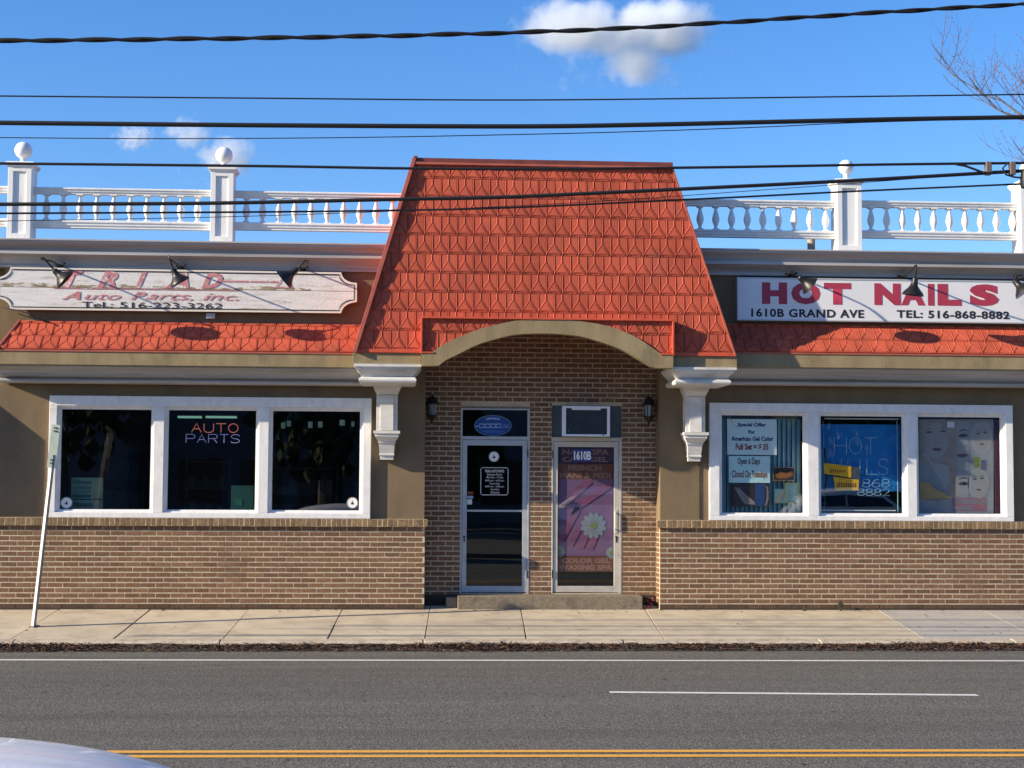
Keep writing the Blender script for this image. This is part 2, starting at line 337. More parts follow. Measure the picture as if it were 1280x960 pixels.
def text_px(body, px0, px1, py0, py1, Y, m, parent, **kw):
    """py0 = top reading, py1 = bottom reading at the middle of the word"""
    xm = (px0+px1)/2
    return text(body, aX(px0, py1, Y), aX(px1, py1, Y), aZ(xm, py1, Y), aZ(xm, py0, Y), Y, m, parent, **kw)

# single-line stroke letters for neon tubes (0..1 box)
STROKE = {
 'A': [[(0,0),(.5,1),(1,0)],[(.2,.38),(.8,.38)]], 'U': [[(0,1),(0,.3),(.12,.08),(.35,0),(.65,0),(.88,.08),(1,.3),(1,1)]],
 'T': [[(0,1),(1,1)],[(.5,1),(.5,0)]], 'O': [[(.5+.5*math.cos(a*PI/8), .5+.5*math.sin(a*PI/8)) for a in range(17)]],
 'P': [[(0,0),(0,1),(.75,1),(.97,.88),(1,.74),(.95,.58),(.75,.5),(0,.5)]], 'R': [[(0,0),(0,1),(.75,1),(.97,.88),(1,.74),(.95,.58),(.75,.5),(0,.5)],[(.55,.5),(1,0)]],
 'S': [[(1,.82),(.85,.96),(.5,1),(.15,.94),(.02,.76),(.15,.58),(.5,.5),(.85,.42),(1,.24),(.85,.06),(.5,0),(.15,.04),(0,.18)]],
 'H': [[(0,0),(0,1)],[(1,0),(1,1)],[(0,.5),(1,.5)]], 'N': [[(0,0),(0,1),(1,0),(1,1)]], 'I': [[(.5,0),(.5,1)]], 'L': [[(0,1),(0,0),(1,0)]],
 '8': [[(.5+.42*math.cos(a*PI/6), .75+.25*math.sin(a*PI/6)) for a in range(13)],[(.5+.5*math.cos(a*PI/6), .25+.25*math.sin(a*PI/6)) for a in range(13)]],
 '6': [[(.85,.95),(.4,.9),(.08,.55),(0,.3),(.2,.04),(.5,0),(.85,.06),(1,.28),(.85,.5),(.5,.56),(.1,.42)]],
 '2': [[(0,.8),(.2,.97),(.5,1),(.85,.93),(.95,.72),(.8,.5),(0,0),(1,0)]],
}
def neon(word, px0, px1, py0, py1, Y, m, parent, r=0.009, gap=0.28, name='lettering'):
    xm = (px0+px1)/2; X0, X1 = aX(px0, py1, Y), aX(px1, py1, Y); Z0, Z1 = aZ(xm, py1, Y), aZ(xm, py0, Y)
    n = len(word); w = (X1-X0)/(n+(n-1)*gap); mb = MB()
    for i, ch in enumerate(word):
        for st in STROKE[ch]:
            mb.tube([(X0+i*w*(1+gap)+p[0]*w, Y, Z0+p[1]*(Z1-Z0)) for p in st], r, 6)
    return mb.build(name, m, parent)

# ================================================================= THE GROUND
SL = 0.083                                   # the pavement rises towards the building
ROADZ = -0.285
CURB0, CURB1 = -2.10, -2.27
MB().poly([(-700,-700,-0.42),(700,-700,-0.42),(700,700,-0.42),(-700,700,-0.42)], [(0,1,2,3)]).build('ground', M['soil'])['kind'] = 'structure'
_, y_w0 = ground(20, 825, ROADZ); _, y_w1 = ground(1260, 827, ROADZ)
MB().poly([(-90,-18.6,ROADZ),(90,-18.6,ROADZ),(90,CURB1,ROADZ),(-90,CURB1,ROADZ)], [(0,1,2,3)]).build('road', M['asphalt'])['kind'] = 'structure'
def stripe(name, pts, w):                    # pts: readings of the line centre on the road
    (x0, y0), (x1, y1) = pts
    k = (y1-y0)/(x1-x0)
    return (x0, y0, x1, y1, k)
def road_line(pa, pb, w, m, ext0=0, ext1=0):
    a = ground(*pa, ROADZ); b = ground(*pb, ROADZ); k = (b[1]-a[1])/(b[0]-a[0])
    xa, xb = a[0]-ext0, b[0]+ext1; n = 40; mb = MB(); r = random.Random(3)
    pts = []
    for i in range(n+1):
        x = xa+(xb-xa)*i/n; y = a[1]+k*(x-a[0])
        e = w/2*(1+r.uniform(-.05,.05)); pts += [(x, y-e, ROADZ+.004), (x, y+e, ROADZ+.004)]
    mb.poly(pts, [(2*i, 2*i+2, 2*i+3, 2*i+1) for i in range(n)])
    o = mb.build('road_marking', m); o['kind'] = 'structure'; return o
road_line((20,825.2), (1260,826.4), 0.11, M['whiteline'], 30, 30)
road_line((762,865.6), (1222,869.2), 0.11, M['whiteline'])
road_line((200,940.2), (1240,938.6), 0.10, M['yellowline'], 30, 30)
road_line((200,946.0), (1240,944.6), 0.10, M['yellowline'], 30, 30)
rm = MB(); rk = random.Random(8)
def crack(x, y, L, ang, w):
    P = [(x, y)]
    while L > 0:
        st_ = rk.uniform(.05,.12); ang += rk.uniform(-.35,.35); L -= st_
        P.append((P[-1][0]+math.cos(ang)*st_, P[-1][1]+math.sin(ang)*st_))
    pts = []
    for i, (px, py) in enumerate(P):
        e = w*rk.uniform(.4,1.2)*(1 if 0 < i < len(P)-1 else .1); pts += [(px, py-e, ROADZ+.003), (px, py+e, ROADZ+.003)]
    rm.poly(pts, [(2*i, 2*i+2, 2*i+3, 2*i+1) for i in range(len(P)-1)])
crack(-7, -5.72, 8.4, 0, .006); crack(5.8, -5.92, 4.5, 0, .006); crack(4.3, -4.2, .5, -.3, .005); crack(-3.2, -7.6, 1.1, .4, .004); crack(6.1, -7.9, .9, 1.2, .004); crack(1.2, -3.6, .7, .1, .004)
for i in range(34):
    x, y, s_ = rk.uniform(-5, 8), rk.uniform(-10,-2.9), rk.uniform(.008,.03)
    rm.poly([(x+s_*rk.uniform(.6,1.3)*math.cos(k), y+s_*rk.uniform(.6,1.3)*math.sin(k), ROADZ+.003) for k in (0,1,2,3,4,5)], [(0,1,2,3,4,5)])
rm.build('road_cracks', mat('tar_crack', (0.045,0.042,0.04), rough=.9))['kind'] = 'stuff'
# pavement: a dirt bed and one slab after another
sw = bpy.data.objects.new('sidewalk', None)
bed = MB().poly([(-60,.60,.60*SL-.035),(60,.60,.60*SL-.035),(60,CURB1,CURB1*SL-.035),(-60,CURB1,CURB1*SL-.035)], [(0,1,2,3)])
side = bed.build('sidewalk', M['joint']); side['kind'] = 'structure'
joints = [-9.6,-8.4,-7.17,-5.95,-4.73,-3.527,-2.229,-.978,.194,1.428,3.122,4.656,6.345,7.82,9.4,11,12.6,14.2]
rs = random.Random(11)
for i in range(len(joints)-1):
    g = .006; xa, xb = joints[i]+g, joints[i+1]-g
    rows = [(.36, CURB0+.004)]
    if joints[i] in (-.978, .194): rows = [(.36, -1.13), (-1.148, CURB0+.004)]
    elif -5 < joints[i] < -1: rows = [(.36, CURB0+.004)]
    for (ya, yb) in rows:
        dz = rs.uniform(-.004, .004)
        # corners a little worn
        P = []
        for (x, y) in ((xa, ya), (xa, yb), (xb, yb), (xb, ya)):
            P.append((x+.036*y+rs.uniform(-.004,.004), y+rs.uniform(-.004,.004), y*SL+dz))
        P.reverse()
        o = MB().extr(P, (0,0,-.05)).build('slab', M['concrete_grey'] if joints[i] > 6.2 else M['concrete'], side, bevel=.003)
# kerb stones
kb = random.Random(5)
x = -12.0; k_parent = None
kerb = MB().box(-60, 60, CURB1+.02, CURB0-.0, ROADZ-.1, CURB0*SL-.05).build('kerb', M['joint']); kerb['kind'] = 'structure'
while x < 14:
    L = 2.42; j = kb.uniform(-.006,.006)
    prof = [(CURB0, -.40), (CURB0, CURB0*SL+j), (CURB1+.03, CURB1*SL+.002+j), (CURB1, CURB1*SL-.022+j), (CURB1-.012, ROADZ-.08)]
    MB().profX(prof, x+.006, x+L-.006).build('kerb_stone', M['curb'], kerb, bevel=.008)
    x += L
MB().box(-60,-12,CURB1,CURB0,-.4,CURB1*SL).box(14,60,CURB1,CURB0,-.4,CURB1*SL).build('kerb_run', M['curb'], kerb)
# dead leaves along the gutter
gd = MB(); pts = []; ng = 420
for i in range(ng+1):
    x = -8+19*i/ng; a = .5+.5*noise.noise(Vector((x*1.9, 3.3, 0))); b2 = noise.noise(Vector((x*9, 1.3, 0)))
    w_ = .07+.13*a+.03*b2; h_ = .066+.026*a+.014*b2
    pts += [(x, CURB1+.03, ROADZ+h_), (x, CURB1-.02-w_*.3, ROADZ+h_*.55), (x, CURB1-.02-w_, ROADZ+.005)]
gd.poly(pts, [(3*i+j, 3*i+3+j, 3*i+4+j, 3*i+1+j) for i in range(ng) for j in (0,1)])
gd.build('gutter_dirt', M['joint'])['kind'] = 'stuff'
lf = MB(); rl = random.Random(2)
for i in range(15000):
    x = rl.uniform(-7.5, 10); d = abs(rl.gauss(0, .10)); 
    dens = .55+.45*math.sin(x*1.7)*math.sin(x*.63+1)
    if rl.random() > .45+dens*.6: continue
    d = min(d, .34)*(0.7+.55*dens); y = CURB1-.01-d
    z = ROADZ+.006+max(0, .085*(1-d/.26))*(.55+.45*rl.random())*(.6+dens*.5)
    s = rl.uniform(.008,.028); a = rl.uniform(0, 2*PI); t1, t2 = rl.uniform(-.7,.7), rl.uniform(-.7,.7)
    c, sn = math.cos(a), math.sin(a)
    pts = []
    for (u, v) in ((-1,0),(0,-.55),(1,0),(0,.55)):
        px, py = u*c-v*sn, u*sn+v*c
        pts.append((x+px*s, y+py*s, z+abs(px*t1+py*t2)*s+(.25*s if v else 0)))
    lf.poly(pts, [(0,1,2),(0,2,3)])
lf.build('leaf_litter', M['leaf'])['kind'] = 'stuff'
lt = MB()
for i in range(130):
    x = rl.uniform(-6, 8.6); y = CURB1-.03-abs(rl.gauss(0,.13)); s = rl.uniform(.006,.024)
    z = ROADZ+.02+rl.random()*.04
    lt.poly([(x-s,y,z),(x,y-s*.8,z+s*.5),(x+s*1.2,y+.1*s,z),(x+.2*s,y+s,z+.3*s)], [(0,1,2,3)])
for i in range(60):
    x = rl.uniform(-6, 8.6); y = rl.uniform(-2.0,-.05); s = rl.uniform(.005,.013)
    z = y*SL+.006
    lt.poly([(x-s,y,z),(x,y-s*.8,z+s*.3),(x+s*1.2,y,z),(x,y+s,z+.2*s)], [(0,1,2,3)])
lt.build('litter_scraps', M['litter'])['kind'] = 'stuff'
lv = MB()
for i in range(150):
    x = rl.uniform(-6, 8.6); y = rl.choice([rl.uniform(-.12,-.03), rl.uniform(-2.05,-.05)]); s = rl.uniform(.008,.026); a = rl.random()*PI
    z = y*SL+.008; c, sn = math.cos(a)*s, math.sin(a)*s
    lv.poly([(x-c,y-sn,z),(x+sn*.5,y-c*.5,z+s*.4),(x+c,y+sn,z),(x-sn*.5,y+c*.5,z+s*.35)], [(0,1,2,3)])
lv.build('scattered_leaves', M['leaf'])['kind'] = 'stuff'

# ================================================================= THE BUILDING
B = empty('storefront_building', (1.7, 0, 0), 'long one storey brick and stucco storefront with red mansard tower over two glass doors', 'building')
XL, XR = -7.6, 10.5                          # ends of the front
XA, XB = aX(531, 700, 0), aX(824.5, 700, 0)  # recess between the two wings
YB = 0.38                                    # back wall of the recess
zl = aZ(400, 648.2, -.036); COURSE = 0.0688
Z_LEDGE = zl; Z_ROW = zl-.105
# ---- bricks
def brick_mesh(w, h=.0522, d=.05, seed=0, m=None):
    r = random.Random(seed); c = .0015
    j = lambda a: a+r.uniform(-.0016,.0016)
    P = [(j(-w/2),0.0,j(-h/2)),(j(w/2),0.0,j(-h/2)),(j(w/2),0.0,j(h/2)),(j(-w/2),0.0,j(h/2))]
    Q = [(x*(1-2*c/w), -c, z*(1-2*c/h)) for x, _, z in P]
    R = [(x, d, z) for x, _, z in P]
    mb = MB().poly(P+Q+R, [(4,5,6,7),(0,1,5,4),(1,2,6,5),(2,3,7,6),(3,0,4,7),(8,9,1,0),(9,10,2,1),(10,11,3,2),(11,8,0,3)])
    return mb.mesh('brick', m or M['brick'])
FULL = [brick_mesh(.1892, seed=i) for i in range(6)]
HALF = [brick_mesh(.090, seed=20+i) for i in range(3)]
brick_jobs = []     # (parent, x, y, z, width, rotz)
def lay(parent, x0, x1, z0, n, Y, holes=(), phase=0, gap=.0140, rot=0, start=0):
    mod = .2032
    for r in range(n):
        z = z0+(r+.5)*COURSE
        x = x0-((r+start) % 2)*mod/2-phase
        while x < x1:
            a, b = max(x, x0), min(x+mod, x1); x += mod
            if b-a < .045: continue
            segs = [(a+gap/2, b-gap/2)]
            for (hx0, hx1, hz0, hz1) in holes:
                if z+.03 < hz0 or z-.03 > hz1: continue
                ns = []
                for (p, q) in segs:
                    if q <= hx0 or p >= hx1: ns.append((p, q)); continue
                    if p < hx0: ns.append((p, hx0))
                    if q > hx1: ns.append((hx1, q))
                segs = ns
            for (p, q) in segs:
                if q-p > .03: brick_jobs.append((parent, (p+q)/2, Y, z, q-p, rot))
# mortar bodies
nrow = 16
zb0 = Z_ROW-nrow*COURSE
holesL = []
wl = MB().box(XL, XA-.004, .0012, .30, -.15, Z_ROW).build('brick_wall', M['mortar'], B); wl['label'] = 'low brick wall under the auto parts windows'
wr = MB().box(XB+.004, XR, .0012, .30, -.15, Z_ROW).build('brick_wall', M['mortar'], B); wr['label'] = 'low brick wall under the nail salon windows'
lay(wl, -6.05, XA, zb0, nrow, 0.0, phase=.06)
lay(wr, XB, 9.0, zb0, nrow, 0.0, phase=.0)
MB().box(XL, -6.05, .0, .006, -.1, Z_ROW).build('plain_wall_end', M['brick'], B)
# rowlock ledge: bricks on edge
def rowlock(parent, x0, x1):
    ms = [brick_mesh(.0555, .096, .09, seed=40+i, m=M['rowlock']) for i in range(4)]
    x = x0; r = random.Random(int(x0*10)); k = 0
    while x < x1-.03:
        o = link('ledge_brick', ms[k % 4], parent); o.location = Vector((x+.033, -.052+r.uniform(-.002,.002), Z_ROW+.052+r.uniform(-.002,.001)))-wpos(parent)
        o.rotation_euler = (0, r.uniform(-.03,.03), 0); x += .0685; k += 1
ledL = MB().box(-6.0, XA+.015, -.0512, .05, Z_ROW+.001, Z_LEDGE-.003).build('window_ledge', M['mortar'], B)
ledR = MB().box(XB-.035, 9.0, -.0512, .05, Z_ROW+.001, Z_LEDGE-.003).build('window_ledge', M['mortar'], B)
rowlock(ledL, -6.0, XA+.025); rowlock(ledR, XB-.045, 9.0)
# ---- back wall of the recess with two door openings
D1 = (aX(575.5, 640, YB), aX(661.5, 640, YB), aZ(618, 741.5, YB), aZ(618, 510.5, YB))
D2 = (aX(689.5, 640, YB), aX(777, 640, YB), aZ(733, 741.5, YB), aZ(733, 507, YB))
ZST = D1[2]
top_back = 4.3
bw = MB()
def wall_with_holes(mb, x0, x1, z0, z1, y0, y1, holes):
    hs = sorted(holes); x = x0
    for h in hs:
        mb.box(x, h[0], y0, y1, z0, z1)
        mb.box(h[0], h[1], y0, y1, h[3], z1)
        if h[2] > z0: mb.box(h[0], h[1], y0, y1, z0, h[2])
        x = h[1]
    mb.box(x, x1, y0, y1, z0, z1); return mb
wall_with_holes(bw, XA-.3, XB+.3, -.2, top_back, YB+.0012, YB+.22, [D1, D2])
bwo = bw.build('brick_wall', M['mortar'], B); bwo['label'] = 'recessed brick wall round the two doors'
lay(bwo, XA-.05, XB+.05, zb0, 58, YB, holes=[(D1[0]-.004, D1[1]+.004, D1[2]-.03, D1[3]+.03), (D2[0]-.004, D2[1]+.004, D2[2]-.03, D2[3]+.03)], phase=.07)
# side faces of the recess: headers on the brick returns, stucco above
for r in range(nrow):
    z = zb0+(r+.5)*COURSE
    o1, o2 = ((.07, .095), (.20, .16)) if r % 2 else ((.12, .19), (.28, .11))
    for (yc, w) in (o1, o2):
        brick_jobs.append((wr, XB, yc+.03, z, w, -PI/2)); brick_jobs.append((wl, XA, yc+.03, z, w, PI/2))
# place bricks: the 300 that show largest are objects, the rest joined per wall
def shown(job):
    p, x, y, z, w, rot = job
    d = math.dist((x, y, z), (0, -CAM_D, CAM_H))
    vis = w/d*(1 if abs(rot) < .1 else .02)
    sx = 520+x/(20.9+y)*FPX
    if sx < 5 or sx > 1275: vis *= .01
    if z > 3.6: vis *= .1
    if 531 < sx < 825 and z < .15: vis *= .5
    return -vis
brick_jobs.sort(key=shown)
rb = random.Random(4)
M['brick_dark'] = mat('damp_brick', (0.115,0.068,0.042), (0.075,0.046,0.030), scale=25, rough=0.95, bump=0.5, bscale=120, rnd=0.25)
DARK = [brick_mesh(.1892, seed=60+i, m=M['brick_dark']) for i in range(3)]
for wl_, x0_, x1_ in ((wl, XL, XA-.004), (wr, XB+.004, XR)):
    MB().box(x0_, x1_, .0004, .0013, -.15, zb0+COURSE-.008).build('dirt_band', M['joint'], wl_)
loose = {}
for i, (p, x, y, z, w, rot) in enumerate(brick_jobs):
    full = abs(w-.1892) < .003; half = abs(w-.090) < .004
    if i < 300:
        me = rb.choice(DARK) if (full and z < zb0+COURSE) else rb.choice(FULL) if full else (rb.choice(HALF) if half else brick_mesh(w, seed=i))
        o = link('brick', me, p)
        o.location = Vector((x, y+rb.uniform(-.0008,.0004), z+rb.uniform(-.001,.001)))-wpos(p)
        o.rotation_euler = (rb.uniform(-.006,.006), rb.uniform(-.006,.006), rot+rb.uniform(-.006,.006))
    else:
        mb = loose.setdefault((p.name, z < zb0+COURSE and y < .1), (p, MB()))[1]
        c = .0015; h = .0522; yo = rb.uniform(-.0008,.0004); T = Matrix.Translation((x, y+yo, z)) @ Matrix.Rotation(rot+rb.uniform(-.006,.006), 4, 'Z')
        jj = lambda a: a+rb.uniform(-.0016,.0016)
        P = [Vector((jj(-w/2),0,jj(-h/2))), Vector((jj(w/2),0,jj(-h/2))), Vector((jj(w/2),0,jj(h/2))), Vector((jj(-w/2),0,jj(h/2)))]
        Q = [Vector((a.x*(1-2*c/w), -c, a.z*(1-2*c/h))) for a in P]; R = [a+Vector((0,.012,0)) for a in P]
        mb.poly([T @ a for a in P+Q+R], [(4,5,6,7),(0,1,5,4),(1,2,6,5),(2,3,7,6),(3,0,4,7),(8,9,1,0),(9,10,2,1),(10,11,3,2),(11,8,0,3)])
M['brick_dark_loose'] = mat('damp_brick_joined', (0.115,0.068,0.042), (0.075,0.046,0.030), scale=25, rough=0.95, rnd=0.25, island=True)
for kk_, (p, mb) in loose.items():
    mb.build('brickwork', M['brick_dark_loose' if kk_[1] else 'brick_loose'], p)['kind'] = 'stuff'
# door step
ZSTEP = ZST-.012
sx0, sx1 = aX(572, 750, .06), aX(803, 750, .06)
st = MB().box(sx0, sx1, .02, YB+.1, -.1, ZSTEP).build('door_step', M['step'], B, bevel=.012)
MB().box(aX(557.5,750,.16), sx0-.004, .15, YB+.1, -.1, ZSTEP-.03).build('step_block', M['step'], B, bevel=.01)
MB().box(XA, XB, YB-.004, YB+.01, -.1, ZSTEP-.01).build('wall_foot', M['joint'], B)
# ---- stucco walls with window openings
FL = (aX(60, 580, -.05), aX(463.5, 580, -.05), Z_LEDGE, aZ(262, 496, -.05))
FR = (aX(887, 580, -.05), aX(1267, 580, -.05), Z_LEDGE, aZ(1076, 505, -.05))
YS = 0.015
sm = MB(); ZT = 4.75
sm.box(XL, FL[0]+.03, YS, .22, Z_LEDGE-.02, ZT); sm.box(FL[0]+.03, FL[1]-.03, YS, .22, FL[3]-.03, ZT); sm.box(FL[1]-.03, XA-.012, YS, YB+.02, Z_LEDGE-.02, ZT)
sm2 = MB(); sm2.box(XB+.012, FR[0]+.03, YS, YB+.02, Z_LEDGE-.02, ZT); sm2.box(FR[0]+.03, FR[1]-.03, YS, .22, FR[3]-.03, ZT); sm2.box(FR[1]-.03, XR, YS, .22, Z_LEDGE-.02, ZT)
sm.build('stucco_wall', M['stucco'], B)
sm2.build('stucco_wall', M['stucco'], B)
# building volume behind the front
bv = MB()
bv.box(XL, XR, .22, 9.0, 4.45, 4.6).box(XL, XL+.2, .22, 9, -.2, 4.45).box(XR-.2, XR, .22, 9, -.2, 4.45).box(XL, XR, 9, 9.2, -.2, 4.6)
bv.build('rear_walls_and_roof', M['stucco'], B)
# ---- windows: casing, three sashes with panes each
def window_bay(F, panes, ztop, zbot, gm, label):
    x0, x1, z0, z1 = F
    cas = MB(); xs = []
    for (a, b) in panes: xs.append((aX(a, 580, .04), aX(b, 580, .04)))
    zt, zb = ztop, zbot
    op = [(p-.045, q+.045) for p, q in xs]; ozt, ozb = zt+.045, zb-.04
    y0, y1 = -.05, .10
    cas.box(x0, x1, y0, y1, ozt, z1)
    cas.box(x0, x1, y0, y1, z0-.0, ozb)
    x = x0
    for (p, q) in op:
        cas.box(x, p, y0, y1, ozb, ozt); x = q
    cas.box(x, x1, y0, y1, ozb, ozt)
    w = cas.build('window', M['frame'], B, bevel=.006); w['label'] = label
    for (p, q), (a, b) in zip(op, xs):
        s = MB()
        # sloped inner sash: outer edge forward, inner edge at the glass
        def ring(o0, o1, oz0, oz1, yf, i0, i1, iz0, iz1, yi):
            A = [(o0,yf,oz0),(o1,yf,oz0),(o1,yf,oz1),(o0,yf,oz1)]; Bq = [(i0,yi,iz0),(i1,yi,iz0),(i1,yi,iz1),(i0,yi,iz1)]
            s.poly(A+Bq, [(0,1,5,4),(1,2,6,5),(2,3,7,6),(3,0,4,7)])
        e = .001; h = .020
        ring(p+e,q-e,ozb+e,ozt-e,-.020, p+h,q-h,ozb+h,ozt-h,-.016)
        ring(p+h,q-h,ozb+h,ozt-h,-.016, p+h,q-h,ozb+h,ozt-h,.012)
        ring(p+h,q-h,ozb+h,ozt-h,.012, a,b,zb,zt,.016)
        ring(a,b,zb,zt,.016, a,b,zb,zt,.055)
        s.build('sash', M['frame'], w)
        MB().box(a-.01, b+.01, .040, .046, zb-.01, zt+.01).build('pane', gm, w)
    return w, xs
pL = [(76,188.5),(210,319.5),(340.5,449.5)]; pR = [(902,1003.5),(1025.5,1127.5),(1147.5,1250.5)]
ZTL, ZBL = aZ(262, 513, .04), aZ(262, 637.2, .04); ZTR, ZBR = aZ(1076, 520.5, .04), aZ(1076, 641.5, .04)
winL, xsL = window_bay(FL, pL, ZTL, ZBL, M['glass'], 'white framed three pane window of the auto parts shop')
winR, xsR = window_bay(FR, pR, ZTR, ZBR, M['glass2'], 'white framed three pane window of the nail salon')
# ---- rooms behind the glass
def room(x0, x1, y0, y1, z0, z1, m=M['room']):
    mb = MB()
    mb.box(x0, x1, y1, y1+.1, z0, z1).box(x0-.1, x0, y0, y1+.1, z0, z1).box(x1, x1+.1, y0, y1+.1, z0, z1).box(x0-.1, x1+.1, y0, y1+.1, z1, z1+.1).box(x0-.1, x1+.1, y0, y1+.1, z0-.1, z0)
    return mb.build('room', m, B)
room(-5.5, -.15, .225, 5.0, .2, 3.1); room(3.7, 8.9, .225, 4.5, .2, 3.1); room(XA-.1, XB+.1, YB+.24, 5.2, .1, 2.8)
# ---- fascia wall, cornice, eave, wing roofs
YF = -.14
mfL, mfR = -.25, 3.7                         # wings run on inside the mansard tower
zeL, zeR = aZ(200, 440, -.56), aZ(1120, 443.5, -.56)    # bottom edge of tiles / top of beam
zbL, zbR = aZ(200, 457, -.56), aZ(1120, 460.5, -.56)    # underside of beam
ztL, ztR = zeL+.44, zeR+.44
corT_L, corT_R = aZ(240, 301, -.42), aZ(1120, 313.5, -.42)
corF_L, corF_R = aZ(240, 318.5, -.32), aZ(1120, 331.5, -.32)
corB_L, corB_R = aZ(240, 336.5, -.2), aZ(1120, 346.5, -.2)
eXL = aX(-12, 440, -.56)
fm = MB()
for (a, b, z0, z1) in ((eXL+.05, mfL+.6, zeL, corT_L-.06), (mfR-.6, XR, zeR, corT_R-.06)):
    fm.box(a, b, YF, .0, z0-.02, z1)
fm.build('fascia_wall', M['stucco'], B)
def cornice(x0, x1, zt, zf, zb):
    p = [(.05, zt), (-.42, zt), (-.42, zt-.018), (-.405, zt-.024), (-.395, zt-.05)]
    h = (zt-.05)-(zf+.028)
    for i in range(1, 6):
        t = i/5; p.append((-.395+.105*math.sin(t*PI/2), zt-.05-h*t))
    p += [(-.300, zf+.024), (-.330, zf+.020), (-.330, zf-.018), (-.285, zf-.022)]
    h2 = (zf-.022)-(zb+.03)
    for i in range(1, 6):
        t = i/5; p.append((-.285+.115*math.sin(t*PI/2), zf-.022-h2*t))
    p += [(-.185, zb+.026), (-.185, zb), (-.05, zb), (.05, zb)]
    return MB().profX(p, x0, x1).build('cornice', M['cornice'], B)
cornice(XL, mfL+.9, corT_L, corF_L, corB_L)['label'] = 'grey white cornice above the auto parts sign'
cornice(mfR-.9, XR, corT_R, corF_R, corB_R)['label'] = 'grey white cornice above the nail salon sign'
def eave(x0, x1, zt, zb):
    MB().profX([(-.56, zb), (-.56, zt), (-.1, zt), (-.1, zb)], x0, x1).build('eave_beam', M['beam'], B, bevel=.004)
    zz = zb; d = (zb-2.99)
    p = [(.0, zz), (-.50, zz-.001), (-.50, zz-.02), (-.475, zz-.03)]
    for i in range(1, 5):
        t = i/4; p.append((-.475+.12*math.sin(t*PI/2), zz-.03-.075*t))
    p += [(-.33, zz-.11), (-.33, zz-.128), (-.25, zz-.135), (-.22, zz-.155), (-.24, zz-.165)]
    for i in range(0, 5):
        a = -PI/2+i*PI/4; p.append((-.235-.03*math.cos(a), zz-.19-.025*math.sin(a)))
    p += [(.0, zz-.217)]
    MB().profX(p, x0+.04, x1).build('eave_moulding', M['cornice'], B)
eave(eXL, XA-.35, zeL, zbL)
eave(XB+.55, XR, zeR, zbR)
# ---- metal shingles
TW, TH = .2155, .258
def shingle_mb():
    s = MB(); w = TW/2-.003; h = TH+.012
    # local: x across, z up the slope, y outward negative ; bottom edge thick
    s.poly([(-w,-.010,0),(w,-.010,0),(w,-.003,h),(-w,-.003,h),(-w,0.004,0),(w,0.004,0),(w,.004,h),(-w,.004,h)],
           [(0,1,2,3),(4,0,3,7),(1,5,6,2),(0,4,5,1)])
    def ridge(ax, az, bx, bz, hw=.006, hh=.0065):
        a = Vector((ax, 0, az)); b = Vector((bx, 0, bz)); t = (b-a).normalized(); n = Vector((-t.z, 0, t.x))
        def yb(p): return -.013+.010*p.z/h
        pts = []
        for p in (a, b):
            pts += [Vector((p.x+n.x*hw, yb(p)+.001, p.z+n.z*hw)), Vector((p.x, yb(p)-hh, p.z)), Vector((p.x-n.x*hw, yb(p)+.001, p.z-n.z*hw))]
        s.poly(pts, [(0,3,4,1),(1,4,5,2),(0,1,2),(3,5,4)])
    ridge(0, TH*.98, 0, TH*.62); ridge(0, TH*.64, -w*.90, TH*.09); ridge(0, TH*.64, w*.90, TH*.09)
    ridge(-w+.006, .004, -w+.006, h-.01, .004, .006)
    # swelling leaf at the foot with a lifted lip
    n = 7; rim = []
    for i in range(n):
        a = PI*i/(n-1); rim.append((-w*.80*math.cos(a), -.012, TH*.09+TH*.15*math.sin(a)))
    lip = [(-w*.80*math.cos(PI*i/(n-1))*.95, -.021, TH*.055+TH*.075*math.sin(PI*i/(n-1))) for i in range(n)]
    apex = (0, -.014, TH*.55)
    pts = lip+rim+[apex]
    fs = []
    for i in range(n-1): fs.append((i, i+1, 2*n))
    low = [(-w*.62, -.012, TH*.05), (w*.62, -.012, TH*.05)]
    pts += low
    for i in range(n-1): fs.append((i+1, i, 2*n+1 if i < n//2 else 2*n+2))
    fs += [(0, 2*n, 2*n+1), (n-1, 2*n+2, 2*n), (n//2, 2*n+1, 2*n+2)]
    s.poly(pts, fs)
    return s
SHMB = shingle_mb()
SHM = SHMB.mesh('shingle', M['tile'])
tile_n = [0]
